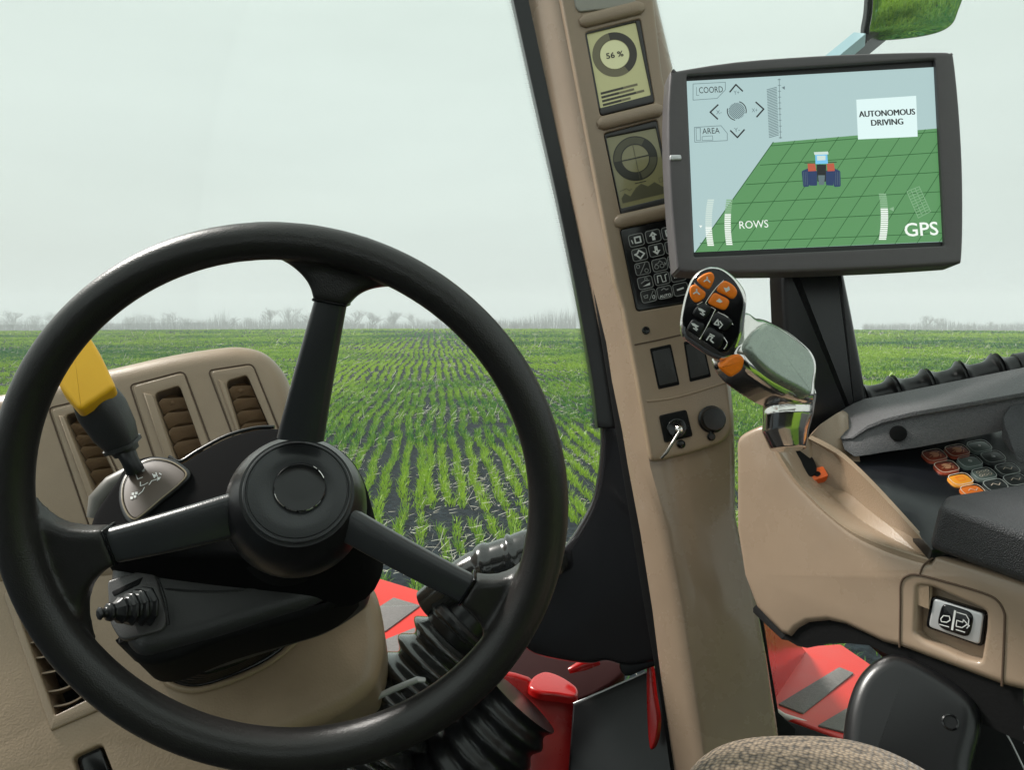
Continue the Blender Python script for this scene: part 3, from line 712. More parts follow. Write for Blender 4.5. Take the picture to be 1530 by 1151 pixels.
L = nt.links; L.new(fr_.outputs[0], mm.inputs[0]); L.new(mm.outputs[0], x_.inputs[0]); L.new(t_.outputs[0], x_.inputs[1]); L.new(g_.outputs[0], x_.inputs[2]); L.new(x_.outputs[0], o_.inputs[0])
WG = Pl((880, 420, 1.07), (0, 420, 1.50), (850, 900, 1.12))
wsr = thing('windshield', 'clear curved-corner windshield pane in front of the crop field, left of the pillar', 'windshield', P(600, 900, 1.2))
m = MB(); m.plate(WG, [tuple(p) for p in smo([(780, -90), (800, 60), (860, 380), (894, 560), (902, 650), (896, 720), (880, 770), (850, 815), (826, 860), (815, 890)], 3, False)] + [(700, 902), (300, 920), (-200, 930), (-200, -90)], thick=.005)
m.build('glass_pane', GLS, wsr)
fm = MB(); WGf = WG.off(.002)
FR = mat('frit_black', C(10, 10, 11), .6)
for i in range(330):
    t = i / 329 * (len(edge) - 1.001); j = int(t); e_ = lerp2(edge[j], edge[j + 1], t - j)
    for k_ in range(5):
        r_ = .95 - .17 * k_
        fm.poly(WGf, circ((e_[0] - 1.2 - 2.2 * k_ - (0 if i % 2 else 1.1), e_[1] + 0), r_, n=6), 0)
fm.build('frit_dots', FR, wsr, fix=False)
SG = Pl((1000, 300, 1.0), (1530, 300, 1.04), (1150, 1100, .985))
sgl = thing('side_window', 'clear side window pane right of the pillar, behind the large monitor', 'side window', P(1250, 1080, 1.0))
m = MB(); m.plate(SG, [(955, -90), (1660, -90), (1660, 1180), (1150, 1095), (1132, 905), (1098, 660), (1040, 300)], thick=.005)
m.build('glass_pane', GLS, sgl)
fm = MB(); SGf = SG.off(.002)
for i in range(110):
    y = -60 + i * 2.2; x = 978 + y * .23
    for k_ in range(5):
        fm.poly(SGf, circ((x - 3 + 2.2 * k_ + (0 if i % 2 else 1.1), y), .95 - .17 * k_, n=6), 0)
fm.build('frit_dots', FR, sgl, fix=False)
# ================================================================== LARGE MONITOR
mon = thing('monitor', 'large grey framed touch monitor showing a tractor on a green grid field', 'monitor', P(1225, 575, .84))
MP = Pl((1220, 235, .78), (1420, 235, .782), (1220, 395, .772), right=(374, -18.5))
scr = [(1026, 121), (1398.6, 99.8), (1411, 361), (1037, 377)]
opn = [(1026.2, 112), (1398, 87.5), (1412, 367), (1037, 384)]
outl = smo([(1001, 112), (1004, 106.5), (1012, 104.5), (1100, 91), (1220, 82), (1330, 77.5), (1405, 76.5), (1420, 78), (1426, 84), (1434, 160), (1439, 245), (1440, 330), (1438, 386), (1434, 393), (1420, 395), (1320, 401), (1180, 406), (1080, 407), (1022, 406), (1014, 402), (1011, 394), (1004, 320), (999, 240), (998, 170)], 3)
m = MB(); m.plate(MP, outl, [rnd(opn, 3, 3)], thick=.028, bevel=.0032, k=4, hb=.002)
bz = m.build('bezel', BEZ, mon, sharp=32)
m = MB(); x0, y0 = 1220, 240
m.plate(MP, [(x0 + (x - x0) * .97, y0 + (y - y0) * .96) for x, y in outl], thick=.022, bevel=.003, h=-.0285); m.build('back_shell', BLK, mon, sharp=40)
m = MB(); m.plate(MP, rnd([(1001, 231), (1018, 230.5), (1019, 238), (1002, 239)], 2.5, 3), thick=.004, bevel=.0012, h=.0022, k=3); m.build('latch', SIL, bz)
def em(name, c, s=1.0):
    m = mat(name, C(*c), .5, emit=s); m.node_tree.nodes['Principled BSDF'].inputs['Base Color'].default_value = (.01, .01, .01, 1); return m
SB = .98
mats_ = [em('screen_sky', (166, 192, 192), SB), em('screen_field', (86, 140, 88), SB), em('screen_grid', (28, 84, 36), SB), em('screen_white', (232, 240, 232), SB), em('screen_label', (214, 236, 234), SB), em('screen_ink', (24, 26, 28), SB),
         em('screen_grey', (92, 110, 114), SB), em('screen_pale', (196, 214, 206), SB), em('screen_cab_blue', (110, 186, 226), SB), em('screen_wheel_blue', (32, 52, 92), SB), em('screen_fender', (178, 84, 60), SB), em('screen_black', (6, 6, 7), SB), em('screen_palegreen', (132, 172, 134), SB)]
SKY_, GRN, GRD, WH_, LBL, INK, GRY, PAL, CAB, WHB, FEN, BK_, PGR = range(13)
S = MP.off(-.0045); f = MB()
f.plate(S, inq(opn, 1.01), thick=.004, h=-.0003, mi=BK_)
zz = lambda x, y: (980 + x * .3215, 50 + y * .3215)       # finer drawing sheet of the screen
f.poly(S, scr, 0, SKY_)
fieldp = [zz(545, 507), zz(1318, 440), zz(1340, 966), zz(184, 1017)]
f.poly(S, fieldp, .00015, GRN)
g = .0003
def rx(y): return 1318 + (y - 440) * 22 / 526
for (xa, ya, yb) in ((533, 522, 456), (485, 612, 552), (420, 702, 644), (350, 792, 735), (278, 886, 828), (205, 976, 928)):
    f.line(S, [zz(xa, ya), zz(rx(yb), yb)], 1.0, g, GRD)
f.line(S, [zz(545, 505), zz(184, 1017)], 1.2, g, GRD)
for i in range(1, 17):
    xt, yt = 545 + 101 * i, 507 - 8.7 * i; xb, yb = 184 + 103 * i, 1017 - 4.4 * i
    t0 = 0 if xt < rx(yt) else None
    if t0 is None:
        lo_, hi_ = 0., 1.
        for _ in range(30):
            md = (lo_ + hi_) / 2; x, y = xt + (xb - xt) * md, yt + (yb - yt) * md
            if x > rx(y): lo_ = md
            else: hi_ = md
        t0 = hi_
    if t0 > .98: continue
    a = (xt + (xb - xt) * t0, yt + (yb - yt) * t0)
    f.line(S, [zz(*a), zz(xb, yb)], .9, g, GRD)
# tractor seen from behind
def zp(pts, mi, h=.0006): f.poly(S, [zz(*p) for p in pts], h, mi)
zp(rnd([(676, 640), (712, 625), (712, 712), (684, 714)], 8), WHB); zp(rnd([(708, 628), (748, 640), (748, 708), (712, 708)], 6), WHB, .0007); zp(rnd([(786, 640), (826, 628), (824, 708), (790, 706)], 6), WHB, .0007); zp(rnd([(822, 625), (856, 640), (858, 712), (826, 714)], 8), WHB)
zp([(745, 610), (790, 610), (788, 690), (750, 690)], INK, .0008); zp([(752, 660), (784, 660), (780, 705), (756, 705)], GRY, .0009)
zp([(703, 606), (738, 606), (744, 640), (706, 642)], FEN, .0009); zp([(792, 606), (826, 604), (830, 640), (796, 642)], FEN, .0009)
zp([(738, 560), (794, 558), (798, 606), (740, 608)], CAB, .0010); zp([(732, 553), (798, 550), (800, 563), (735, 566)], PAL, .0011); zp([(746, 570), (786, 569), (786, 590), (748, 592)], PAL, .0011)
f.line(S, [zz(690, 603), zz(838, 599)], 1, .0008, INK)
for x in (684, 692, 700): f.line(S, [zz(x, 645), zz(x + 3, 706)], .5, .0009, GRY)
for x in (834, 842, 850): f.line(S, [zz(x, 645), zz(x, 706)], .5, .0009, GRY)
# mode label
zp([(930, 308), (1208, 290), (1215, 480), (938, 493)], LBL, .0006)
for dx in (-1.5, -.7, 0, .7, 1.5): f.text(S, 'AUTONOMOUS', zz(1072 + dx, 370), 84.5, 9.3, .0008 + dx * .00002, INK); f.text(S, 'DRIVING', zz(1073 + dx, 413), 48, 9.3, .0008 + dx * .00002, INK)
# jog pad
f.text(S, 'COORD', zz(255, 262), 36, 9.5, .0006, INK); f.text(S, 'AREA', zz(255, 453), 26, 8.6, .0006, INK)
zl = lambda pts, w, mi=GRY, cl=False, h=.0006: f.line(S, [zz(*p) for p in pts], w, h, mi, cl)
zl([(172, 235), (322, 227), (322, 262), (284, 302), (172, 310)], .8, cl=True); zl([(188, 250), (188, 288), (200, 288)], .7)
zl([(178, 437), (302, 429), (331, 465), (331, 498), (180, 506)], .8, cl=True); zl([(186, 440), (205, 439), (206, 498), (188, 498)], .7, cl=True); zl([(214, 480), (262, 476), (264, 496), (214, 498)], .7, cl=True); zl([(206, 462), (206, 440)], .8)
for a in (((343, 272), (371, 238), (402, 268)), ((288, 332), (252, 366), (286, 398)), ((464, 320), (500, 352), (468, 388)), ((346, 452), (378, 484), (410, 448))): zl(a, 2.2, INK)
for tx, c_ in (('Y+', (374, 275)), ('X-', (292, 366)), ('X+', (458, 357)), ('Y-', (376, 448))): f.text(S, tx, zz(*c_), 8.5, 6, .0006, GRY)
cc_ = zz(375, 360)
f.poly(S, circ(cc_, 12.2), .0005, GRY)
for k_ in range(-5, 6):
    x = k_ * 2.2; hl = math.sqrt(max(0, 12.2 ** 2 - x * x)); r2 = .7071
    f.line(S, [(cc_[0] + x * r2 - hl * r2, cc_[1] + x * r2 + hl * r2), (cc_[0] + x * r2 + hl * r2, cc_[1] + x * r2 - hl * r2)], .8, .0006, SKY_)
ring(f, S, cc_, 13.4, 14.8, -75, 15, INK, .0006); ring(f, S, cc_, 13.4, 14.8, 100, 195, INK, .0006)
for k_ in range(31):
    y = 262 + k_ * 7.4; zl([(515 + k_ * .35, y), (560 + k_ * .3, y - 12)], 1.05, GRY)
zl([(572, 210), (578, 488)], .8); 
for k_ in range(11): zl([(566 + k_ * .6, 215 + k_ * 27), (578 + k_ * .6, 215 + k_ * 27)], .8, INK if k_ % 5 == 0 else GRY)
zp([(584, 252), (598, 245), (598, 262)], GRY)
# gauges
def gauge(x0, x1, y0, y1, ys, bend, pal):
    n = 22
    for k_ in range(n):
        ya, yb = y0 + (y1 - y0) * k_ / n, y0 + (y1 - y0) * (k_ + .74) / n
        def xs_(y): t = (y - y0) / (y1 - y0); return bend * 4 * t * (1 - t)
        zp([(x0 + xs_(ya), ya), (x1 + xs_(ya), ya), (x1 + xs_(yb), yb), (x0 + xs_(yb), yb)], WH_ if ya > ys else pal, .0006)
gauge(240, 270, 772, 990, 895, -11, PAL); gauge(327, 356, 772, 986, 838, -9, PGR); gauge(1034, 1068, 745, 962, 812, 10, PGR)
zp([(208, 905), (200, 893), (215, 893)], WH_); zp([(1082, 816), (1104, 806), (1104, 828)], PGR)
f.text(S, 'ROWS', zz(454, 888), 43, 11.4, .0006, WH_); f.text(S, 'GPS', zz(1232, 910), 50.5, 20.5, .0006, WH_, .012)
for a in (((1165, 735), (1222, 712), (1275, 828), (1218, 858)),): zl(a, .8, PGR, True)
for t in np.linspace(.1, .9, 9):
    zl([lerp2((1165, 735), (1218, 858), t), lerp2((1222, 712), (1275, 828), t)], .8, PGR)
for t in (.33, .66): zl([lerp2((1165, 735), (1222, 712), t), lerp2((1218, 858), (1275, 828), t)], .8, PGR)
f.build('screen', mats_, mon, fix=False)
# stand
AP = Pl((1215, 500, .845), (1300, 500, .85), (1215, 600, .850))
m = MB(); m.plate(AP, rnd([(1171, 380), (1258, 380), (1264, 410), (1276, 470), (1290, 545), (1302, 620), (1290, 660), (1170, 660), (1175, 540), (1170, 420)], [2, 2, 2, 2, 2, 8, 4, 4, 2, 2], 3), thick=.035, bevel=.008, k=4)
m.build('stand', BLKS, mon, sharp=40)

# ================================================================== JOYSTICK
joy = thing('joystick', 'chrome control handle with orange and black thumb buttons, below the monitor', 'joystick', P(1185, 670, .745))
JH = Pl((1060, 470, .668), (1110, 470, .662), (1060, 540, .674))
GP = Pl((1120, 520, .670), (1215, 590, .690), (1200, 510, .705))
hz = lambda x, y: (1000 + x * .1738, 390 + y * .1738)
hz_ = lambda pts: [hz(*p) for p in pts]
head_out = smo(hz_([(340, 55), (250, 90), (185, 165), (140, 280), (110, 400), (92, 520), (90, 600), (112, 665), (200, 735), (330, 820), (440, 865), (540, 850), (600, 760), (640, 640), (655, 480), (665, 330), (640, 240), (560, 140), (450, 65)]), 4)
face_out = smo(hz_([(345, 66), (262, 100), (203, 165), (158, 280), (128, 400), (112, 520), (150, 590), (260, 665), (380, 745), (440, 785), (500, 782), (560, 705), (600, 640), (612, 520), (636, 400), (632, 300), (560, 170), (450, 80)]), 4)
m1 = MB(); m1.plate(JH, head_out, thick=.018, bevel=.005, k=5)
grip_out = smo([(1108, 480), (1120, 462), (1134, 470), (1146, 472), (1176, 486), (1209, 512), (1222, 529), (1227, 548), (1225, 575), (1221, 600), (1180, 590), (1140, 566), (1116, 545), (1104, 520)], 4)
m2 = MB(); m2.plate(GP, grip_out, thick=.034, bevel=.010, k=5)
def sq(c, ax_u, ax_v, n=20, e=.6):
    return [c + ax_u * (math.copysign(abs(math.cos(a)) ** e, math.cos(a))) + ax_v * (math.copysign(abs(math.sin(a)) ** e, math.sin(a))) for a in np.linspace(0, 2 * math.pi, n + 1)[:-1]]
m3 = MB(); lo = []
for y, xl, xr, d_ in ((566, 1130, 1212, .718), (592, 1140, 1219, .712), (620, 1141, 1214, .706), (645, 1139.5, 1207, .710), (672, 1152, 1203, .716)):
    k_ = d_ / F; lo.append(sq(P((xl + xr) / 2, y, d_), RT * ((xr - xl) / 2 * k_), FWD * .017 + UP * -.004, e=1.0))
m3.loft(lo)
m4 = MB(); m4.tube([P(1100, 500, .690), P(1116, 515, .695), P(1135, 530, .698)], [.016, .015, .014], 16)
body = fused([m1, m2, m3, m4], 'handle_body', CHR, joy, voxel=.0012, smooth=5)
m = MB(); m.plate(JH, face_out, thick=.004, bevel=.001, h=.0014, k=3); fc = m.build('button_face', BLKG, joy)
bts = [([(240, 160), (300, 112), (365, 100), (388, 150), (350, 235), (320, 240), (270, 205)], ORG_), ([(180, 225), (225, 205), (275, 240), (312, 275), (295, 325), (225, 360), (180, 300)], ORG_),
       ([(425, 215), (478, 172), (555, 215), (584, 275), (545, 328), (480, 295), (412, 262)], ORG_), ([(338, 345), (385, 278), (450, 300), (516, 345), (482, 420), (410, 405), (345, 372)], ORG_)]
sym = [((325, 160), 1), ((235, 265), 1), ((495, 240), 2), ((430, 340), 3)]
for (pts, mt), (c_, kind) in zip(bts, sym):
    m = MB(); m.plate(JH, smo(hz_(pts), 4), thick=.005, bevel=.0016, h=.0042, k=4)
    h = .0044
    if kind == 1: m.line(JH, hz_([(c_[0] - 26, c_[1] + 14), (c_[0], c_[1] - 4), (c_[0] + 24, c_[1] + 20)]), 2, h, 1); m.line(JH, hz_([(c_[0], c_[1] - 24), (c_[0] + 2, c_[1] + 6)]), 2, h, 1)
    elif kind == 2: m.poly(JH, hz_([(c_[0] - 30, c_[1] - 16), (c_[0] - 4, c_[1] - 8), (c_[0] + 16, c_[1] - 26), (c_[0] + 26, c_[1] + 6), (c_[0] - 10, c_[1] + 28)]), h, 1)
    else: m.poly(JH, hz_([(c_[0] - 30, c_[1] + 4), (c_[0], c_[1] - 22), (c_[0] + 28, c_[1] + 8), (c_[0] + 6, c_[1] + 18)]), h, 1)
    m.build('orange_button', [mt, WHT], fc, fix=False)
kbs = [([(200, 455), (262, 372), (318, 375), (362, 402), (330, 470), (285, 500)], (280, 432)), ([(152, 585), (200, 505), (250, 525), (302, 552), (262, 650), (200, 625)], (222, 560)),
       ([(362, 528), (400, 445), (480, 475), (545, 525), (485, 600), (420, 570)], (422, 535)), ([(290, 640), (342, 572), (410, 605), (470, 650), (430, 755), (350, 705)], (355, 665))]
for i, (pts, c_) in enumerate(kbs):
    m = MB(); m.plate(JH, smo(hz_(pts), 4), thick=.005, bevel=.0016, h=.0040, k=4); h = .0043
    if i < 2: m.poly(JH, hz_([(c_[0] - 34, c_[1] - 32), (c_[0] - 6, c_[1] - 26), (c_[0] + 34, c_[1]), (c_[0] + 10, c_[1] + 8), (c_[0] - 24, c_[1] - 10)]), h, 1); m.line(JH, hz_([(c_[0] - 14, c_[1] + 14), (c_[0] + 14, c_[1] + 34)]), 1.6, h, 1); m.line(JH, hz_([(c_[0] + 2, c_[1] + 8), (c_[0] + 22, c_[1] + 26)]), 1.6, h, 1)
    elif i == 2: m.line(JH, hz_([(c_[0] - 36, c_[1] + 4), (c_[0] - 6, c_[1] - 34), (c_[0] + 2, c_[1] + 14), (c_[0] - 32, c_[1] + 6)]), 2, h, 1); m.line(JH, hz_([(c_[0] + 10, c_[1] - 20), (c_[0] + 34, c_[1] + 10), (c_[0] + 8, c_[1] + 40)]), 1.8, h, 1)
    else: m.line(JH, hz_([(c_[0] - 34, c_[1] + 10), (c_[0] - 10, c_[1] - 26), (c_[0] + 18, c_[1] - 14), (c_[0] - 2, c_[1] + 10), (c_[0] + 22, c_[1] + 34)]), 2.2, h, 1); m.line(JH, hz_([(c_[0] - 6, c_[1] - 42), (c_[0] + 32, c_[1] - 22)]), 1.6, h, 1)
    m.build('black_button', [BLKS, WHT], fc, fix=False)
m = MB(); h = .0022
for a in ([(470, 168), (400, 235), (320, 350), (322, 378), (390, 415), (386, 440), (330, 555), (262, 675)], [(415, 440), (500, 485), (545, 550)], [(240, 378), (285, 352)], [(215, 190), (240, 215)], [(452, 640), (496, 705), (470, 760)]):
    m.tube([JH.off(h).hit(*hz(*p)) for p in smo(a, 4, False)], .0006, 6)
m.build('divider_trim', CHR, fc, sharp=80)
pd_out = smo([(1118, 503), (1126, 491), (1138, 481), (1148, 475), (1174, 489), (1207, 514), (1219, 530), (1224, 549), (1221, 575), (1217, 596), (1200, 587), (1170, 571), (1145, 553), (1125, 532), (1116, 516)], 4)
m = MB(); m.plate(GP, [(1172 + (x - 1172) * .93, 537 + (y - 537) * .91) for x, y in pd_out], thick=.014, bevel=.0048, h=.0072, k=6); pdm = m.build('palm_pad', PAD, joy, sharp=50)
tg = MB(); tc_ = P(1093, 546, .672)
TGP = Pl((1090, 540, .668), (1110, 540, .666), (1090, 560, .670))
tg.plate(TGP, smo(hz_([(425, 912), (470, 868), (528, 822), (600, 802), (650, 838), (648, 890), (618, 945), (560, 990), (520, 1000), (468, 965)]), 4), thick=.022, bevel=.0030, k=5)
tr_ = tg.build('trigger', ORG_, joy, sharp=60)
m = MB()
m.tube([P(1108, 556, .690), P(1122, 563, .695), P(1136, 570, .70), P(1150, 582, .703)], [.006, .008, .0085, .006], 12); m.tube([P(1122, 566, .685), P(1142, 576, .69)], [.0065, .0055], 10)
m.build('finger_switch', BLKS, joy, sharp=50)

# ================================================================== ARMREST CONSOLE
arm = thing('armrest_console', 'tan armrest console with a button panel and padded tops at the right', 'armrest', P(1320, 900, .70))
AS = Pl((1100, 700, .80), (1530, 950, .605), (1100, 900, .795))
side = smo([(1099, 690), (1099, 662), (1106, 650), (1124, 640), (1139, 636), (1148, 645), (1160, 676), (1178, 706), (1204, 736), (1238, 768), (1276, 797), (1320, 819), (1360, 833), (1388, 840)], 4, False)
m = MB(); m.plate(AS, [tuple(p) for p in side] + [(1394, 829), (1460, 848), (1640, 905), (1640, 1070), (1530, 1034), (1497, 1026), (1344, 968), (1319, 962), (1290, 948), (1262, 935), (1236, 929), (1206, 932), (1190, 941), (1180, 953), (1166, 948), (1128, 908), (1110, 860), (1099, 790)],
                  [rnd([(1371, 876), (1392, 878), (1474, 914), (1473, 940), (1465, 990), (1440, 984), (1378, 957), (1368, 946)], [5, 6, 8, 4, 7, 6, 8, 4], 3)], thick=.035, bevel=.006, k=4, hb=.004)
m.build('side_panel', TANS, arm, sharp=32)
for q_ in ([(1374, 860), (1380, 845), (1394, 834)],):
    m = MB(); m.tube([AS.off(.0002).hit(*p) for p in smo(q_, 4, False)], .0008, 6); m.build('panel_seam', bpy.data.materials['seam_shadow_gap'], arm)
m = MB(); m.tube([AS.off(.0003).hit(*p) for p in smo([(1344, 968), (1345, 905), (1346, 872), (1356, 861), (1374, 860), (1420, 872), (1470, 887), (1490, 898), (1500, 915), (1501, 935), (1497, 1026)], 5, False)], .0009, 6)
m.build('panel_seam', bpy.data.materials['seam_shadow_gap'], arm)
m = MB(); m.plate(AS, [(1360, 865), (1485, 905), (1475, 1003), (1360, 965)], thick=.003, h=-.0135); m.build('recess_floor', TAN, arm)
RKc = [(1391, 891), (1474, 917), (1467, 968), (1382.5, 938)]
m = MB(); m.plate(AS, rnd(RKc, 7, 4), thick=.010, bevel=.0012, h=-.0055, k=3); rk = m.build('rocker_switch', BLKG, arm)
m = MB(); m.plate(AS, rnd(inq(RKc, .90), 6, 4), thick=.006, bevel=.001, h=-.0040, k=3); m.build('silver_plate', SIL, rk)
m = MB(); rp = rnd([(1406, 905), (1413, 903.5), (1447, 914), (1454, 922), (1449, 949), (1442, 953), (1406, 941), (1399, 932)], 9, 4)
m.plate(AS, rp, thick=.006, bevel=.002, h=-.0022, k=4); hq = -.0020
m.line(AS, [(1425.5, 914), (1421, 942)], 2.0, hq, 1)
for a in ([(1404, 926), (1408, 921), (1417, 922), (1418, 928), (1413, 931), (1405, 930)], [(1428, 928), (1437, 931), (1438, 927), (1444, 934), (1436, 939), (1427, 937)]): m.line(AS, a, 1.0, hq, 1, True)
for a in ([(1402, 934), (1416, 938)], [(1427, 942), (1440, 946)], [(1428, 916), (1442, 920), (1446, 927), (1445, 938)], [(1443, 940), (1447, 936)]): m.line(AS, a, 1.0, hq, 1)
m.build('rocker', [BLKG, WHT], rk, fix=False)
# gate trough, ridge and lever slot
def ruled(a, b, n=24):
    return [[V(x) for x in (p, q)] for p, q in zip(a, b)]
def curve3(pts, n=24):
    c = smo(pts, 12, False); ds = np.cumsum([0] + [math.dist(p, q) for p, q in zip(c, c[1:])]); out = []
    for t in np.linspace(0, ds[-1], n):
        j = min(int(np.searchsorted(ds, t, 'right')) - 1, len(c) - 2); f_ = (t - ds[j]) / max(ds[j + 1] - ds[j], 1e-9)
        out.append(V(lerp3(c[j], c[j + 1], f_)))
    return out
def lerp3(a, b, t): return tuple(x + (y - x) * t for x, y in zip(a, b))
asd = lambda x, y, k_=0: tuple(AS.off(k_).hit(x, y))
cL = curve3([asd(1148, 640, -.001), asd(1166, 682, -.001), asd(1204, 736, -.001), asd(1276, 797, -.001), asd(1388, 838, -.001)])
cF0 = curve3([tuple(P(1172, 664, .805)), tuple(P(1190, 694, .800)), tuple(P(1226, 727, .780)), tuple(P(1296, 784, .727)), tuple(P(1390, 834, .668))])
cF1 = curve3([tuple(P(1206, 662, .815)), tuple(P(1224, 694, .805)), tuple(P(1246, 716, .79)), tuple(P(1300, 764, .737)), tuple(P(1391, 831, .668))])
cR = curve3([tuple(P(1207, 655, .785)), tuple(P(1236, 670, .775)), tuple(P(1262, 687, .765)), tuple(P(1308, 731, .725)), tuple(P(1389, 819, .660))])
cR2 = curve3([tuple(P(1213, 651, .787)), tuple(P(1241, 665, .777)), tuple(P(1267, 683, .767)), tuple(P(1313, 728, .727)), tuple(P(1393, 816, .661))])
dn = UP * -.02
m = MB(); m.loft([[a, lerp_, b, c_, d_, e_, e_ + dn * 2, a + dn * 2] for a, lerp_, b, c_, d_, e_ in zip(cL, [p.lerp(q, .12) + UP * .0012 for p, q in zip(cL, cF0)], cF0, cF1, cR, cR2)])
m.build('lever_gate', TAN, arm, sharp=28)
m = MB(); TP = Pl((1194, 704, .782), (1238, 711, .775), (1205, 722.6, .772))
m.plate(TP, rnd([(1194, 705), (1230, 697), (1238, 711), (1205, 722)], 2, 2), thick=.018, bevel=.0004, h=.0012); lbm = m.build('warning_label', ORGL, arm)
m = MB(); m.poly(TP, smo([(1209, 713), (1213, 708), (1222, 706), (1226, 710), (1221, 714), (1216, 712)], 3), .0016); m.build('label_mark', BLKD, lbm)
m = MB(); m.plate(TP.off(.0035), smo([(1165, 664), (1176, 686), (1190, 704), (1204, 712), (1218, 708), (1220, 696), (1210, 676), (1200, 660)], 4), thick=.018, bevel=.001); m.build('lever_slot', BLKD, arm)
m = MB(); m.tube([P(x, y, d_) for x, y, d_ in ((1217, 727, .772), (1222, 737, .765), (1229, 750, .752), (1237, 762, .740))], [.0026, .0030, .0026, .0016], 10, sx=.4); m.build('gate_mark', mat('pale_mark', C(216, 208, 190), .4), arm)
# dark button panel
KP2 = Pl((1290, 690, .79), (1392, 818, .655), (1530, 650, .83))
m = MB(); m.plate(KP2, [(1262, 683), (1300, 660), (1400, 620), (1600, 560), (1660, 700), (1560, 830), (1393, 820), (1312, 730)], thick=.012, bevel=.002, h=.0)
bp2 = m.build('button_panel', mat('panel_gloss_dark', C(22, 24, 28), .22, bump=('noise', 400, .03), rvar=.05), arm)
kk2 = [[(1396, 682), (1430, 675), (1463, 668.5)], [(1414, 699.5), (1449, 691.5), (1483.6, 684.5)], [(1435, 718), (1470, 710), (1505, 703)], [(1453, 735), (1487, 727), (1517, 719)], [(1474, 753), (1508, 745), (1538, 737)]]
mR = mat('key_rust', C(150, 62, 40), .35, var=.3, vscale=300); mY = mat('key_amber', C(242, 158, 48), .35); mO = mat('key_orange', C(240, 122, 40), .35); mG = mat('key_grey_green', C(92, 104, 100), .3); mK = mat('key_charcoal', C(48, 52, 52), .3)
edgeP = mat('key_edge_print', C(232, 214, 196), .4); edgeG = mat('key_edge_grey', C(176, 182, 178), .4); SYP = mat('key_symbol_peach', C(236, 170, 130), .4)
kcol = [[mR, mR, mG], [mR, mG, mK], [mY, mG, mK], [mO, mK, mK], [mO, mK, mK]]
u_ = V((16.5, -3.3)); v_ = V((8.7, 8.4))
for r_, rw in enumerate(kk2):
    for c_, (x, y) in enumerate(rw):
        cc = V((x, y)); a_, b_ = u_ * .93, v_ * .93
        q4 = [tuple(cc - a_ - b_), tuple(cc + a_ - b_), tuple(cc + a_ + b_), tuple(cc - a_ + b_)]
        m = MB(); m.plate(KP2, rnd(q4, 9, 4), thick=.003, bevel=.0007, h=.0016, k=3); warm = kcol[r_][c_] in (mR, mY, mO)
        m.line(KP2, [tuple(cc + (V(p) - cc) * .94) for p in rnd(q4, 9, 4)], 1.3, .0018, 1, True)
        s = lambda a, b: tuple(cc + u_ * a + v_ * b)
        if kcol[r_][c_] is mR:
            m.poly(KP2, smo([s(-.35, -.3), s(.1, -.45), s(.4, 0), s(.1, .4), s(-.3, .3), s(-.1, 0)], 3), .0019, 2); m.line(KP2, [s(-.55, .2), s(.55, -.3)], 1.4, .0020, 2); m.line(KP2, [s(.3, .5), s(.5, .1)], 1.6, .002, 2)
        elif (r_, c_) in ((0, 2), (1, 1), (1, 2)): m.text(KP2, {(0, 2): '1', (1, 1): '5', (1, 2): '3'}[(r_, c_)], (x, y), 3.4 if c_ == 2 and r_ == 0 else 6, 6.5, .0020, 2, .03, rot=R(-18))
        elif r_ == 2 and c_ == 0: m.line(KP2, [s(-.3, -.35), s(.3, -.35), s(.3, .3), s(-.3, .3)], 1.2, .002, 3, True)
        elif r_ == 2 and c_ == 1:
            for dx in (-.4, 0, .4):
                for dy in (-.3, .25): m.line(KP2, circ(s(dx, dy), 2.6, 1.8, n=8), .9, .002, 3, True)
        else: m.line(KP2, [s(-.4, 0), s(-.1, -.25), s(.2, .2), s(.45, -.1)], 1.1, .002, 3)
        ed = edgeP if warm else edgeG
        m.build('panel_key', [kcol[r_][c_], ed, SYP if kcol[r_][c_] is mR else WHT, edgeP if not warm else mO if kcol[r_][c_] is mY else edgeP], bp2, fix=False)
# long upper pad
def pad_loft(secs): 
    m = MB(); m.loft(secs); return m
lo = []
#   station: back-top, front-top, front-bottom, back-bottom
pst = [((1250, 624, .850), (1256, 655, .800), (1262, 672, .790), (1255, 652, .85)),
       ((1256, 614, .852), (1274, 652, .795), (1277, 683, .785), (1270, 664, .85)),
       ((1275, 603, .852), (1296, 636, .792), (1300, 680, .785), (1290, 664, .85)),
       ((1292, 596, .850), (1320, 626, .788), (1322, 676, .783), (1310, 660, .85)),
       ((1340, 587, .842), (1362, 616, .778), (1366, 670, .776), (1350, 650, .845)),
       ((1440, 567, .822), (1455, 600, .758), (1460, 652, .760), (1440, 630, .83)),
       ((1560, 543, .800), (1570, 579, .735), (1575, 628, .740), (1560, 606, .80)),
       ((1640, 526, .785), (1650, 562, .72), (1655, 610, .73), (1640, 590, .79))]
for a, b, c_, d_ in pst:
    A, B, Cc, D = P(*a), P(*b), P(*c_), P(*d_)
    q = [A, A.lerp(B, .25), A.lerp(B, .75), B, B.lerp(Cc, .12) , B.lerp(Cc, .18) - (A - B).normalized() * -.004, B.lerp(Cc, .6), Cc, Cc.lerp(D, .5), D, D.lerp(A, .5)]
    lo.append([tuple(x) for x in q])
m = pad_loft(lo); pd1 = m.build('upper_arm_pad', GREYP, arm, sharp=70); 
bv = pd1.modifiers.new('b', 'BEVEL'); bv.width = .006; bv.segments = 3; bv.limit_method = 'ANGLE'; bv.angle_limit = R(35)
nrm = (P(1362, 616, .778) - P(1320, 626, .788)).cross(P(1366, 670, .776) - P(1362, 616, .778)).normalized(); nrm = nrm if nrm.dot(FWD) < 0 else -nrm
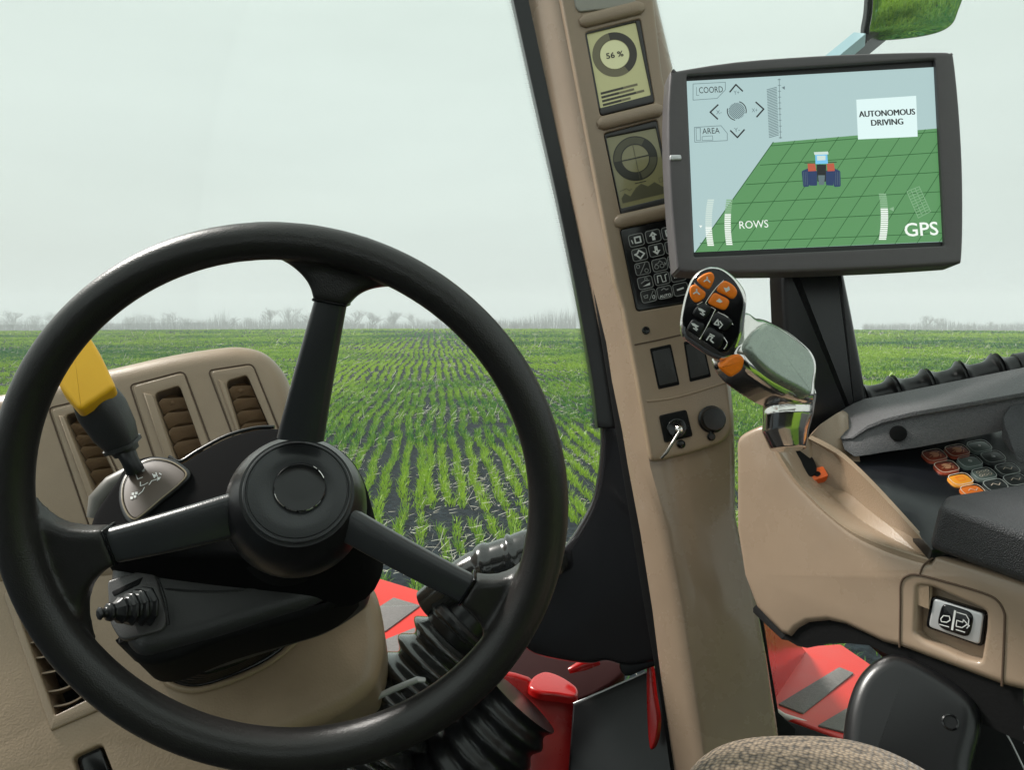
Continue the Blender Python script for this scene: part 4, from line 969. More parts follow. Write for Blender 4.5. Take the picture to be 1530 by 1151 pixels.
m = MB(); m.lathe(P(1342, 648, .7815) + nrm * .0022, nrm, [(.0078, -.004), (.0078, .0004), (.0070, .0006), (.0001, .0004)], 24, up=UP); m.build('round_recess', BLKD, pd1)
# tan cheek under the nose of the pad
m = MB(); m.loft([[P(1207, 656, .79), P(1213, 647, .80), P(1211, 664, .80)], [P(1226, 634, .80), P(1238, 626, .84), P(1240, 672, .80)], [P(1250, 618, .815), P(1262, 612, .86), P(1262, 690, .79)], [P(1262, 622, .82), P(1275, 616, .86), P(1285, 690, .79)]])
m.build('nose_cheek', TAN, arm, sharp=60)
# lower near pad
BPf = Pl((1405, 752, .640), (1530, 800, .590), (1388, 815, .645))
top = [P(1411, 743, .695), P(1560, 716, .68), P(1660, 830, .56), P(1540, 802, .588), P(1405, 753, .640)]
bot = [p + UP * -.045 + FWD * .004 for p in top]
bot[4] = P(1387, 818, .652); bot[3] = P(1540, 873, .596); bot[2] = P(1660, 920, .566)
m = MB(); m.loft([top, bot]); pd2 = m.build('lower_arm_pad', GREYD, arm, sharp=70)
bv = pd2.modifiers.new('b', 'BEVEL'); bv.width = .0055; bv.segments = 4; bv.limit_method = 'ANGLE'; bv.angle_limit = R(25)
m = MB(); m.loft([[P(1498, 622, .74), P(1508, 606, .75), P(1600, 585, .73), P(1610, 690, .70), P(1512, 672, .72)], [P(1496, 655, .735), P(1506, 668, .76), P(1600, 650, .74), P(1610, 720, .70), P(1520, 690, .715)]])
pd3 = m.build('rear_arm_pad', GREYD, arm, sharp=70); bv = pd3.modifiers.new('b', 'BEVEL'); bv.width = .006; bv.segments = 4; bv.limit_method = 'ANGLE'; bv.angle_limit = R(25)
# dark arched underside of the console
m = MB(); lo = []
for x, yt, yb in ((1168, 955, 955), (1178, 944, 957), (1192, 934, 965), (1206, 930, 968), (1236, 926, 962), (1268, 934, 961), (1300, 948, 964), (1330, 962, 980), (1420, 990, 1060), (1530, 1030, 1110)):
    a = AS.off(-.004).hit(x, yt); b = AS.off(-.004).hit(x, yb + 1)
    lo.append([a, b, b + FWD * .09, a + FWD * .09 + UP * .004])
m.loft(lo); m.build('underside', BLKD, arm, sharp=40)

# ================================================================== CORRUGATED CONDUIT behind the armrest
cd = thing('conduit', 'black corrugated cable conduit running behind the grey arm pad', 'conduit', P(1400, 570, .90))
pts = [P(1195, 632, .90), P(1240, 610, .895), P(1300, 597, .89), P(1400, 577, .88), P(1470, 562, .87), P(1500, 556, .867), P(1640, 530, .85)]
c = smo([tuple(p) for p in pts], 40, False); c = [V(p) for p in c]; ds = np.cumsum([0] + [(b - a).length for a, b in zip(c, c[1:])])
def at_s(s_):
    j = min(int(np.searchsorted(ds, s_, 'right')) - 1, len(c) - 2); return c[j].lerp(c[j + 1], (s_ - ds[j]) / max(ds[j + 1] - ds[j], 1e-9))
pp, rr = [], []; per = .0355
n_ = 420
for i in range(n_):
    s_ = ds[-1] * i / (n_ - 1); x = (s_ / per) % 1
    r_ = .0150 + .0105 * (abs(x - .5) * 2) ** 3.2
    if x < .05 or x > .95: r_ = .0185
    if s_ > .232: r_ = .0175
    pp.append(at_s(s_)); rr.append(r_)
m = MB(); m.tube(pp, rr, 26); m.build('ribbed_tube', BLKS, cd, sharp=40)
m = MB(); m.loft([[P(1205, 618, .93), P(1205, 700, .93), P(1205, 700, 1.0), P(1205, 618, 1.0)], [P(1290, 602, .93), P(1290, 700, .93), P(1290, 700, 1.0), P(1290, 602, 1.0)], [P(1640, 560, .89), P(1640, 700, .9), P(1640, 700, .99), P(1640, 560, .99)]])
m.build('conduit_tray', BLKD, cd)

# ================================================================== SEAT, its black side cover
seat = thing('driver_seat', 'brown woven fabric driver seat cushion at the bottom edge', 'seat', P(1225, 1300, .50))
m = MB(); lo = []; sc_ = P(1228, 1266, .55); ex, ey, ez = .105, .064, .20
for t in np.linspace(-1, 1, 41):
    r_ = max(.004, 1 - abs(t) ** 2.6) ** (1 / 2.6); lo.append([sc_ + RT * (ex * 1.02 * math.copysign(abs(math.cos(a)) ** .72, math.cos(a)) * r_) + V((0, 0, 1)) * (ey * math.copysign(abs(math.sin(a)) ** .8, math.sin(a)) * r_) + V((0, 1, 0)) * (-.06 + ez * t * .75) for a in np.linspace(0, 2 * math.pi, 73)[:-1]])
m.loft(lo)
FAB = bpy.data.materials.new('woven_seat_fabric'); FAB.use_nodes = True; nt = FAB.node_tree; N, L = nt.nodes, nt.links; b = N['Principled BSDF']; b.inputs['Roughness'].default_value = .9; b.inputs['Sheen Weight'].default_value = .2
tc = N.new('ShaderNodeTexCoord'); mp = N.new('ShaderNodeMapping'); mp.inputs['Rotation'].default_value = (0, 0, .6); mp.inputs['Scale'].default_value = (1, .75, 1)
vo = N.new('ShaderNodeTexVoronoi'); vo.inputs['Scale'].default_value = 300; vo.inputs['Randomness'].default_value = .55; rp_ = N.new('ShaderNodeValToRGB')
rp_.color_ramp.elements[0].position = .15; rp_.color_ramp.elements[0].color = C(158, 138, 116); rp_.color_ramp.elements[1].position = .75; rp_.color_ramp.elements[1].color = C(52, 42, 33)
bp_n = N.new('ShaderNodeBump'); bp_n.inputs['Distance'].default_value = .0012; bp_n.inputs['Strength'].default_value = 1; bp_n.invert = True
L.new(tc.outputs['Object'], mp.inputs['Vector']); L.new(mp.outputs['Vector'], vo.inputs['Vector']); L.new(vo.outputs['Distance'], rp_.inputs['Fac']); L.new(rp_.outputs['Color'], b.inputs['Base Color']); L.new(vo.outputs['Distance'], bp_n.inputs['Height']); L.new(bp_n.outputs['Normal'], b.inputs['Normal'])
m.build('cushion', FAB, seat, sharp=80)
hump = thing('seat_side_cover', 'black rounded plastic cover with a screw, between the seat and the armrest', 'cover', P(1360, 1140, .62))
HC = Pl((1330, 1020, .655), (1430, 1120, .615), (1270, 1110, .645))
m = MB(); m.plate(HC, smo([(1257, 1140), (1260, 1080), (1268, 1040), (1282, 1008), (1304, 985), (1332, 974), (1368, 982), (1410, 1004), (1446, 1030), (1464, 1056), (1466, 1090), (1452, 1150), (1440, 1230), (1270, 1230)], 4), thick=.09, bevel=.0135, k=6)
m.build('cover_shell', BLKS, hump, sharp=60)
m = MB(); o_ = HC.hit(1420, 1080); m.lathe(o_, HC.n, [(.0062, -.004), (.0062, .0004), (.0050, .0010), (.0042, -.0006), (.0001, -.0008)], 22); m.build('screw', BLKG, hump, sharp=25)
rail = thing('seat_rail', 'dark seat bracket with bright metal edges under the armrest', 'bracket', P(1500, 1120, .66))
m = MB(); m.plate(Pl((1500, 1090, .665), (1600, 1090, .66), (1500, 1180, .64)), [(1440, 1040), (1500, 1040), (1660, 1100), (1660, 1240), (1430, 1240)], thick=.03, bevel=.003); m.build('bracket_plate', BLKD, rail)
m = MB(); m.tube([P(1499, 1068, .650), P(1515, 1078, .645), P(1560, 1108, .635)], .0013, 8); m.tube([P(1494, 1080, .652), P(1512, 1112, .645), P(1535, 1160, .635)], .0007, 8); m.tube([P(1504, 1076, .648), P(1560, 1150, .630)], .0006, 8); m.build('bright_edge', SIL, rail)
# ================================================================== TRACTOR BODYWORK seen through the glass
def deck(name, label, pl, out, strips, thick=.03, holes=()):
    o = thing(name, label, 'body panel', pl.hit(*out[0]))
    m = MB(); m.plate(pl, rnd(out, 6, 3), thick=thick, bevel=.004); m.build('red_panel', REDL, o)
    for s_ in strips:
        m = MB(); m.plate(pl, rnd(s_, 2, 2), thick=.003, bevel=.0008, h=.0025); m.build('antislip_strip', STRIP, o)
    return o
DL = Pl((560, 960, 1.38), (650, 960, 1.38), (600, 860, 1.66))
deck('red_deck', 'red body deck with grey antislip strips, seen between the dashboard and the ribbed bellows', DL,
     [(520, 850), (560, 862), (700, 905), (760, 950), (730, 1010), (520, 1010)],
     [[(540, 924), (588, 893), (628, 905), (575, 944)], [(545, 968), (640, 930), (680, 945), (560, 1000)]])
DR = Pl((1160, 1060, 1.06), (1280, 1090, 1.03), (1250, 965, 1.30))
DR_ = deck('red_step', 'red step plate with grey antislip strips, seen under the armrest beside the pillar', DR,
     [(1128, 968), (1200, 966), (1256, 962), (1300, 992), (1350, 1030), (1330, 1126), (1256, 1104), (1160, 1066), (1110, 1040)],
     [[(1163, 1052), (1254, 997), (1276, 1006), (1200, 1066)], [(1222, 1084), (1276, 1052), (1330, 1060), (1300, 1104)]])
m = MB(); m.plate(Pl((1140, 920, 1.10), (1150, 1020, 1.08), (1200, 950, 1.26)), smo([(1120, 880), (1140, 914), (1158, 938), (1182, 956), (1204, 972), (1206, 1000), (1196, 1020), (1166, 1046), (1128, 1060), (1112, 960)], 3), thick=.02, bevel=.004)
m.build('side_flange', RED, DR_)
m = MB(); m.tube([P(1150, 1058, 1.05), P(1172, 1072, 1.045), P(1258, 1100, 1.025), P(1340, 1128, 1.01)], .0045, 12); m.build('pale_edge', mat('pale_edge_paint', C(214, 208, 202), .4), DR_)
sill = thing('door_sill', 'black cab sill below the red step, between the pillar and the seat', 'sill', P(1200, 1120, 1.0))
m = MB(); m.plate(Pl((1160, 1080, .98), (1290, 1120, .97), (1160, 1200, .90)), [(1080, 1050), (1150, 1066), (1260, 1106), (1420, 1150), (1420, 1400), (1060, 1400)], thick=.05, bevel=.004)
m.build('sill_plate', BLKD, sill)
m = MB(); m.plate(Pl((1128, 906, .985), (1160, 1070, .965), (1250, 980, .985)), [(1112, 880), (1128, 906), (1139, 912), (1151, 990), (1164, 1066), (1190, 1090), (1190, 1140), (1140, 1140)], thick=.02, bevel=.002); m.build('door_seal', BLKD, sill)
rf = thing('red_fender', 'glossy red bodywork block with a bright lip, below the black windshield corner', 'fender', P(860, 1100, 1.15))
m = MB()
tp = [P(742, 985, 1.24), P(800, 972, 1.24), (P(880, 985, 1.25)), P(872, 1034, 1.10), P(812, 1030, 1.08), P(786, 1020, 1.09)]
bt_ = [P(742, 1120, 1.2), P(800, 1100, 1.24), P(880, 1110, 1.25), P(856, 1150, 1.10), P(800, 1150, 1.08), P(700, 1200, 1.09)]
m.plate(Pl((780, 1040, 1.10), (856, 1045, 1.10), (800, 1140, 1.07)), smo([(722, 1008), (790, 1012), (802, 1030), (856, 1040), (866, 1060), (856, 1150), (850, 1230), (680, 1230), (690, 1110)], 3), thick=.06, bevel=.008)
m.build('front_face', RED, rf)
m = MB(); m.plate(Pl((800, 1030, 1.085), (860, 1035, 1.085), (830, 1006, 1.135)), smo([(790, 1024), (797, 1010), (814, 1003), (834, 1008), (852, 1018), (864, 1029), (860, 1040), (834, 1037), (808, 1034)], 4), thick=.012, bevel=.005, k=6)
m.build('curved_lip', RED, rf, sharp=70)
m = MB(); m.plate(Pl((740, 1000, 1.20), (900, 980, 1.20), (800, 1040, 1.16)), smo([(700, 960), (790, 955), (850, 985), (915, 985), (930, 1010), (860, 1050), (760, 1050), (700, 1040)], 3), thick=.03, bevel=.006); m.build('rear_face', mat('shaded_red_panel', C(44, 8, 9), .6, spec=.2), rf)  # rear face: shade under the glass put into a darkened red
m = MB(); m.tube([P(850, 1003, 1.12), P(872, 994, 1.12), P(896, 990, 1.12)], [.004, .008, .004], 14); m.build('grab_edge', RED, rf, sharp=70)
m = MB(); m.plate(Pl((975, 1000, 1.0), (980, 1120, .98), (960, 1050, 1.0)), smo([(966, 998), (972, 998), (977, 1040), (983, 1080), (978, 1112), (970, 1118), (966, 1060)], 3), thick=.01, bevel=.002); m.build('red_edge', RED, rf)
bx = thing('black_side_box', 'black box panel with thin bright top edge, left of the tan pillar base', 'box', P(920, 1150, 1.05))
m = MB(); m.plate(Pl((860, 1080, 1.06), (980, 1080, 1.02), (900, 1180, 1.02)), [(855, 1052), (880, 1040), (972, 1000), (1000, 985), (1060, 1260), (840, 1260)], thick=.08, bevel=.005); m.build('box_shell', BLKS, bx)
m = MB(); m.tube([P(857, 1052, 1.05), P(900, 1034, 1.04), P(968, 1004, 1.02)], .0010, 8); m.build('edge_strip', SIL, bx)
m = MB(); m.plate(Pl((930, 1000, 1.0), (985, 985, .98), (940, 1030, .995)), smo([(924, 992), (955, 982), (985, 974), (992, 990), (960, 1003), (934, 1012)], 3), thick=.02, bevel=.004); m.build('latch_block', BLKS, bx)
# cab floor and the black firewall below the glass
fl_ = thing('cab_floor', 'dark cab floor and kick panel at the bottom edge behind the bellows', 'floor panel', V((0, 1.0, H0 - .95)))
m = MB(); m.add([V((-.75, -.3, H0 - .95)), V((.72, -.3, H0 - .95)), V((.72, 1.12, H0 - .95)), V((-.75, 1.12, H0 - .95)), V((-.75, -.3, H0 - 1.0)), V((.72, -.3, H0 - 1.0)), V((.72, 1.12, H0 - 1.0)), V((-.75, 1.12, H0 - 1.0))],
      [(0, 1, 2, 3), (4, 5, 6, 7), (0, 1, 5, 4), (1, 2, 6, 5), (2, 3, 7, 6), (3, 0, 4, 7)]); m.build('floor_mat', BLKD, fl_)
m = MB(); m.plate(Pl((600, 1080, 1.12), (900, 1080, 1.12), (600, 1200, 1.08)), [(380, 1040), (560, 1052), (700, 1060), (860, 1090), (1100, 1120), (1100, 1500), (380, 1500)], thick=.05, bevel=.004); m.build('kick_panel', BLKD, fl_)
rfo = thing('shade_roof', 'unseen grey roof slab above and behind the driver, added to darken reflections', 'roof', V((0, 0, H0 + .56)))  # unseen slab overhead, added to cut top light and darken reflections
m = MB(); rz = H0 + .52
ro = rnd([(-.95, -1.0), (.80, -1.0), (.80, -.2), (-.95, -.2)], .12, 6)
m.loft([[V((x, y, rz)) for x, y in ro], [V((x, y, rz + .03)) for x, y in ro], [V((x * .97, y * .97, rz + .09)) for x, y in ro]]); bev(m.build('roof_shade_slab', mat('roof_shade_grey', C(120, 116, 110), .9, var=.05), rfo), .01)
rw = thing('shade_rear_wall', 'unseen black wall behind the driver, added to darken reflections', 'wall panel', V((0, -.9, H0 - .6)))  # unseen wall and posts, added so glossy blacks reflect something dark
m = MB(); m.loft([[V((-.9, -.95, H0 - 1.0)), V((.72, -.95, H0 - 1.0)), V((.72, -.9, H0 - 1.0)), V((-.9, -.9, H0 - 1.0))], [V((-.9, -.95, H0 - .12)), V((.72, -.95, H0 - .12)), V((.72, -.9, H0 - .12)), V((-.9, -.9, H0 - .12))]]); m.build('shade_wall', BLKD, rw)
for x in (-.9, .68):
    m = MB(); m.loft([[V((x, -.95, H0 - .12)), V((x + .08, -.95, H0 - .12)), V((x + .08, -.87, H0 - .12)), V((x, -.87, H0 - .12))], [V((x, -.95, rz)), V((x + .08, -.95, rz)), V((x + .08, -.87, rz)), V((x, -.87, rz))]]); m.build('shade_post', BLKD, rw)
# ================================================================== OUTSIDE MIRROR
mr_ = thing('outside_mirror', 'wing mirror full of green crop above the monitor, on a slanting arm', 'mirror', P(1300, 70, 1.6))
rin = (P(1366, 15, 1) - CAM).normalized(); rout = V((.46, -.70, -.60)).normalized(); mn = (rout - rin).normalized()
MO = P(1366, 15, 1.6); meu = (RT - mn * RT.dot(mn)).normalized(); mev = mn.cross(meu)
MP2 = PlF(MO, mn, meu, mev, 1.6)
mo = smo([(1312, -70), (1306, -20), (1303, 20), (1299, 44), (1301, 55), (1316, 59), (1342, 58), (1380, 53), (1408, 45), (1424, 33), (1432, 14), (1440, -10), (1452, -70), (1380, -90)], 4)
m = MB(); cxm, cym = 1370, -10
m.plate(MP2, [(1305 + (x - 1305) * 1.0 - (7 if x < 1330 else 3), y + 2) if x < 1330 else (x + 1.5, y + 1.5) for x, y in mo], thick=.022, bevel=.006, h=-.003, k=5); m.build('housing', BLKS, mr_, sharp=50)
m = MB(); m.plate(MP2, mo, thick=.004, bevel=.0006, h=.0012, k=2); m.build('mirror_face', MIR, mr_)
m = MB(); m.tube([P(1190, 152, 1.50), P(1256, 95, 1.56), P(1322, 42, 1.68)], .021, 4, up=V((.2, -1, .2))); ar = m.build('mirror_arm', BLKS, mr_, sharp=20)
m = MB(); m.plate(Pl((1180, 150, 1.52), (1300, 60, 1.62), (1190, 160, 1.52 * 1.003)), [(1265, 80), (1296, 54), (1314, 58), (1290, 80), (1180, 180), (1150, 180)], thick=.01); 
m = MB(); m.tube([P(1164, 158, 1.45), P(1284, 58, 1.565)], .017, 4, up=V((.2, -1, .2))); m.build('arm_bracket', mat('pale_steel_blue', C(160, 190, 200), .3, .2), mr_, sharp=20)

# ================================================================== FIELD
CREST = 170.0
def gz(x, y):
    r = math.hypot(x, y); return 0 if r < CREST else -(r - CREST) * .020
def gmesh():
    vs = []; fs = []; rs = [.0, 3, 6, 10, 15, 22, 30, 45, 60, 80, 110, 140, 160, 168, 172, 178, 190, 230, 300, 420, 600, 850, 1150]; n = 96
    for r in rs:
        for k in range(n):
            a = 2 * math.pi * k / n; z = gz(r, 0)
            if r > CREST - 5: z += min(1, (r - CREST + 5) / 100) * 1.2 * math.sin(3 * a + 1) * .4
            vs.append((r * math.cos(a), r * math.sin(a), z))
    for i in range(len(rs) - 1):
        for k in range(n): fs.append((i * n + k, i * n + (k + 1) % n, (i + 1) * n + (k + 1) % n, (i + 1) * n + k))
    m = MB(); m.add(vs, fs); return m
SOIL = bpy.data.materials.new('dark_moist_soil'); SOIL.use_nodes = True; nt = SOIL.node_tree; N, L = nt.nodes, nt.links; b = N['Principled BSDF']; b.inputs['Roughness'].default_value = .95; b.inputs['Specular IOR Level'].default_value = .2
tc = N.new('ShaderNodeTexCoord'); n1 = N.new('ShaderNodeTexNoise'); n1.inputs['Scale'].default_value = 9; n1.inputs['Detail'].default_value = 8; n1.inputs['Roughness'].default_value = .75
r1 = N.new('ShaderNodeValToRGB'); e = r1.color_ramp.elements; e[0].position = .35; e[0].color = C(9, 13, 18); e[1].position = .68; e[1].color = C(50, 60, 68)
bp_n = N.new('ShaderNodeBump'); bp_n.inputs['Distance'].default_value = .05; bp_n.inputs['Strength'].default_value = .9
L.new(tc.outputs['Object'], n1.inputs['Vector']); L.new(n1.outputs['Fac'], r1.inputs['Fac']); L.new(r1.outputs['Color'], b.inputs['Base Color']); L.new(n1.outputs['Fac'], bp_n.inputs['Height']); L.new(bp_n.outputs['Normal'], b.inputs['Normal'])
g_ob = gmesh().build('ground', SOIL, sharp=60); tag(g_ob, None, None, kind='structure'); g_ob['label'] = 'dark moist soil of the open field'

def leafmat(name, ca, cb, trans=.35):
    m = bpy.data.materials.new(name); m.use_nodes = True; nt = m.node_tree; N, L = nt.nodes, nt.links; nt.nodes.remove(N['Principled BSDF']); out = N['Material Output']
    at = N.new('ShaderNodeAttribute'); at.attribute_name = 'tone'
    mx = N.new('ShaderNodeMix'); mx.data_type = 'RGBA'; mx.inputs['A'].default_value = ca; mx.inputs['B'].default_value = cb
    L.new(at.outputs['Fac'], mx.inputs['Factor'])
    d = N.new('ShaderNodeBsdfDiffuse'); t = N.new('ShaderNodeBsdfTranslucent'); g = N.new('ShaderNodeBsdfGlossy'); g.inputs['Roughness'].default_value = .45
    L.new(mx.outputs['Result'], d.inputs['Color']); L.new(mx.outputs['Result'], t.inputs['Color'])
    s1 = N.new('ShaderNodeMixShader'); s1.inputs[0].default_value = trans; L.new(d.outputs[0], s1.inputs[1]); L.new(t.outputs[0], s1.inputs[2])
    s2 = N.new('ShaderNodeMixShader'); s2.inputs[0].default_value = .04; L.new(s1.outputs[0], s2.inputs[1]); L.new(g.outputs[0], s2.inputs[2]); L.new(s2.outputs[0], out.inputs['Surface'])
    return m
CROP = leafmat('young_wheat_leaf', C(26, 106, 56), C(156, 190, 58))
STRAW = leafmat('dry_straw', C(178, 172, 156), C(228, 222, 210), .1)

HEAD = math.atan((645 - 765) / 1200)             # the rows run away slightly to the left
hd = np.array([math.sin(HEAD), math.cos(HEAD)]); hs_ = np.array([hd[1], -hd[0]])
def value_noise(x, y, s, seed):
    r = np.random.default_rng(seed).random((64, 64)); gx, gy = x / s, y / s
    ix, iy = np.floor(gx).astype(int), np.floor(gy).astype(int); fx, fy = gx - ix, gy - iy
    fx = fx * fx * (3 - 2 * fx); fy = fy * fy * (3 - 2 * fy); q = lambda a, b_: r[a % 64, b_ % 64]
    return (q(ix, iy) * (1 - fx) + q(ix + 1, iy) * fx) * (1 - fy) + (q(ix, iy + 1) * (1 - fx) + q(ix + 1, iy + 1) * fx) * fy
def row_points(y0, y1, step, keep=1.0, spacing=.255, seed=1, lo=-1.0, hi=.95, gap=.33):
    """clump positions along the drilled rows between two distances"""
    g_ = np.random.default_rng(seed); half = max(abs(lo), hi) * y1 + 2
    nr = int(2 * half / spacing); al = np.arange(y0 * .9, y1 * 1.05, step)
    k, a = np.meshgrid(np.arange(-nr // 2, nr // 2), al); k = k.ravel().astype(float); a = a.ravel() + g_.normal(0, step * .35, a.size)
    wob = .07 * np.sin(a * .31 + np.floor(k / 14) * 1.7) + .03 * np.sin(a * .9 + k * .25) + g_.normal(0, .024, a.size) + .035 * np.sin(a * .21 + k * .9) + .022 * np.sin(a * 2.3 + k * 2.4) + .02 * np.sin(a * .9 + k * 4.1)
    l = k * spacing + wob
    x = hd[0] * a + hs_[0] * l; y = hd[1] * a + hs_[1] * l
    ok = (y > y0) & (y < y1) & (x > lo * y - .6) & (x < hi * y + .6)
    x, y, k = x[ok], y[ok], k[ok]
    d = value_noise(x + 300, y + 300, 2.3, 5) * .5 + value_noise(x + 300, y + 300, .8, 6) * .5 + g_.normal(0, .06, x.size)
    ok = (d > gap) & (g_.random(x.size) < keep)
    return x[ok], y[ok]
def blades(x, y, nb, h, w, spread, seed, lean=.5, tb=0.):
    """every clump: nb bent leaf blades of two faces each"""
    g_ = np.random.default_rng(seed); n = x.size
    X = np.repeat(x, nb); Y = np.repeat(y, nb); T = X.size
    a = g_.random(T) * 2 * np.pi; rad = g_.random(T) ** .5 * spread
    bx = X + np.cos(a) * rad; by = Y + np.sin(a) * rad; bz = np.where(np.hypot(bx, by) < CREST, 0, -(np.hypot(bx, by) - CREST) * .02)
    hh = np.repeat(h * (0.65 + .6 * g_.random(n)), nb) * (.55 + .6 * g_.random(T)); ww = w * (.6 + .7 * g_.random(T))
    d = a + g_.normal(0, .9, T); ln = lean * (.25 + g_.random(T)) * hh
    tw = g_.random(T) * np.pi; px_, py_ = np.cos(tw) * ww / 2, np.sin(tw) * ww / 2
    v = np.zeros((T, 5, 3), np.float32)
    v[:, 0] = np.stack([bx - px_, by - py_, bz], 1); v[:, 1] = np.stack([bx + px_, by + py_, bz], 1)
    mx_, my_, mz = bx + np.cos(d) * ln * .35, by + np.sin(d) * ln * .35, bz + hh * .62
    v[:, 2] = np.stack([mx_ + px_ * .8, my_ + py_ * .8, mz], 1); v[:, 3] = np.stack([mx_ - px_ * .8, my_ - py_ * .8, mz], 1)
    v[:, 4] = np.stack([bx + np.cos(d) * ln, by + np.sin(d) * ln, bz + hh * (1 - .25 * g_.random(T))], 1)
    big = value_noise(x + 500, y + 500, 3.1, 9) * .55 + value_noise(x + 700, y + 700, 13., 10) * .75
    tone = np.repeat(np.clip((big - .5) * 1.5 + .34 + tb + g_.normal(0, .18, n), 0, 1), nb) + g_.normal(0, .16, T)
    return v, np.clip(tone, 0, 1).astype(np.float32)
def leaf_object(name, sets, mt):
    v = np.concatenate([s[0] for s in sets]); tone = np.concatenate([s[1] for s in sets]); T = len(v)
    me = bpy.data.meshes.new(name); me.vertices.add(T * 5); me.vertices.foreach_set('co', v.reshape(-1))
    o = (np.arange(T) * 5)[:, None]; li = np.concatenate([o + np.array([0, 1, 2, 3]), o + np.array([3, 2, 4])], 1).reshape(-1)
    me.loops.add(T * 7); me.loops.foreach_set('vertex_index', li.astype(np.int32)); me.polygons.add(T * 2)
    ls_ = np.stack([np.arange(T) * 7, np.arange(T) * 7 + 4], 1).reshape(-1); me.polygons.foreach_set('loop_start', ls_.astype(np.int32))
    me.update(calc_edges=True); me.validate()
    at = me.attributes.new('tone', 'FLOAT', 'POINT'); at.data.foreach_set('value', np.repeat(tone, 5))
    me.materials.append(mt); ob = bpy.data.objects.new(name, me); COL.objects.link(ob); return ob
sets = []
x, y = row_points(5.0, 16, .045, seed=1, gap=.27); sets.append(blades(x, y, 8, .12, .009, .046, 21, .8, .14))
x, y = row_points(16, 32, .065, seed=2, gap=.29); sets.append(blades(x, y, 8, .13, .013, .056, 22, .8, -.04))
x, y = row_points(32, 65, .17, seed=3, gap=.31, spacing=.36); sets.append(blades(x, y, 8, .15, .025, .07, 23, .8, -.06))
x, y = row_points(65, 120, .5, seed=4, gap=.32, spacing=.67); sets.append(blades(x, y, 7, .20, .06, .16, 24, .9, 0))
x, y = row_points(120, 178, 1.1, seed=5, gap=.36, spacing=1.0); sets.append(blades(x, y, 6, .28, .10, .3, 25, .9, .04))
g_ = np.random.default_rng(77)                      # the crop behind the tractor that the mirror shows
mx0 = MO.x + rout.x / -rout.z * MO.z; my0 = MO.y + rout.y / -rout.z * MO.z
x = mx0 + 1 + (g_.random(16000) - .5) * 9; y = my0 + (g_.random(16000) - .5) * 10; sets.append(blades(x, y, 7, .24, .024, .06, 26, .9))
cr_ = leaf_object('crop_rows', sets, CROP); tag(cr_, 'rows of young green wheat growing over the dark field', 'crop', kind='stuff')
# straw and stubble lying on the soil
def straws(n, y0, y1, L0, w, seed):
    g_ = np.random.default_rng(seed); y = np.sqrt(y0 ** 2 + g_.random(n) * (y1 ** 2 - y0 ** 2)); x = y * (-.98 + 1.92 * g_.random(n))
    nz = value_noise(x + 200, y + 200, 1.5, 33); ok = nz + g_.normal(0, .12, n) > .42; x, y = x[ok], y[ok]; n = x.size
    a = g_.random(n) * 2 * np.pi; Ln = L0 * (.35 + g_.random(n)); up_ = np.abs(g_.normal(0, .25, n) + (g_.random(n) > .9) * 1.1) * Ln; z0 = .01 + .06 * g_.random(n)
    dx, dy = np.cos(a) * Ln, np.sin(a) * Ln; px_, py_ = -np.sin(a) * w / 2, np.cos(a) * w / 2
    v = np.zeros((n, 5, 3), np.float32); o = np.zeros(n)
    v[:, 0] = np.stack([x - px_, y - py_, z0], 1); v[:, 1] = np.stack([x + px_, y + py_, z0 + w * .5], 1)
    v[:, 2] = np.stack([x + dx * .6 + px_, y + dy * .6 + py_, z0 + up_ * .6 + w * .5], 1); v[:, 3] = np.stack([x + dx * .6 - px_, y + dy * .6 - py_, z0 + up_ * .6], 1); v[:, 4] = np.stack([x + dx, y + dy, z0 + up_], 1)
    return v, g_.random(n).astype(np.float32)
st2 = leaf_object('straw_litter', [straws(17500, 5, 16, .14, .0055, 41), straws(16000, 16, 34, .20, .009, 42), straws(8000, 34, 70, .34, .018, 43), straws(3400, 70, 150, .6, .04, 44)], STRAW); tag(st2, 'pale straw litter and stubble lying between the crop rows', 'straw', kind='stuff')

# ================================================================== BARE TREES on the skyline
BARK = mat('bare_tree_bark', C(74, 68, 66), .9, var=.2, vscale=2)
def bare_tree_mesh(h, seed, wide):
    g_ = random.Random(seed); tr, tw = MB(), MB()
    def grow(p, d, L_, r, lv):
        n = 3; pts = [p]; q = p.copy(); dd = d.copy()
        for _ in range(n):
            dd = (dd + V((g_.gauss(0, .13), g_.gauss(0, .13), g_.gauss(.03, .06)))).normalized(); q = q + dd * (L_ / n); pts.append(q.copy())
        (tr if lv == 0 else tw).tube(pts, [r * (1 - .45 * i / n) for i in range(n + 1)], 5 if lv < 2 else 3, cap=False)
        if lv >= 4: return
        for k in range(g_.choice((3, 4, 5)) if lv else 8):
            t = g_.uniform(.35, 1) if lv else g_.uniform(.3, 1)
            i = min(int(t * n), n - 1); b = pts[i].lerp(pts[i + 1], t * n - i); a = g_.random() * 6.283
            sd = V((math.cos(a), math.sin(a), 0)) * wide * g_.uniform(.5, 1.1)
            grow(b, (dd + sd + V((0, 0, .25))).normalized(), L_ * g_.uniform(.55, .78), r * .52, lv + 1)
    grow(V((0, 0, 0)), V((0, 0, 1)), h * .30, h * .013, 0)
    return tr, tw
kinds = []
for i, (h, wd) in enumerate(((14, .9), (12, 1.15), (16, .75), (10, 1.3))):
    tr, tw = bare_tree_mesh(h, 100 + i, wd); kinds.append((tr.mesh('trunk', BARK, sharp=60, fix=False), tw.mesh('crown', BARK, sharp=60, fix=False), h))
def lowest(px, D): return gz(0, D)
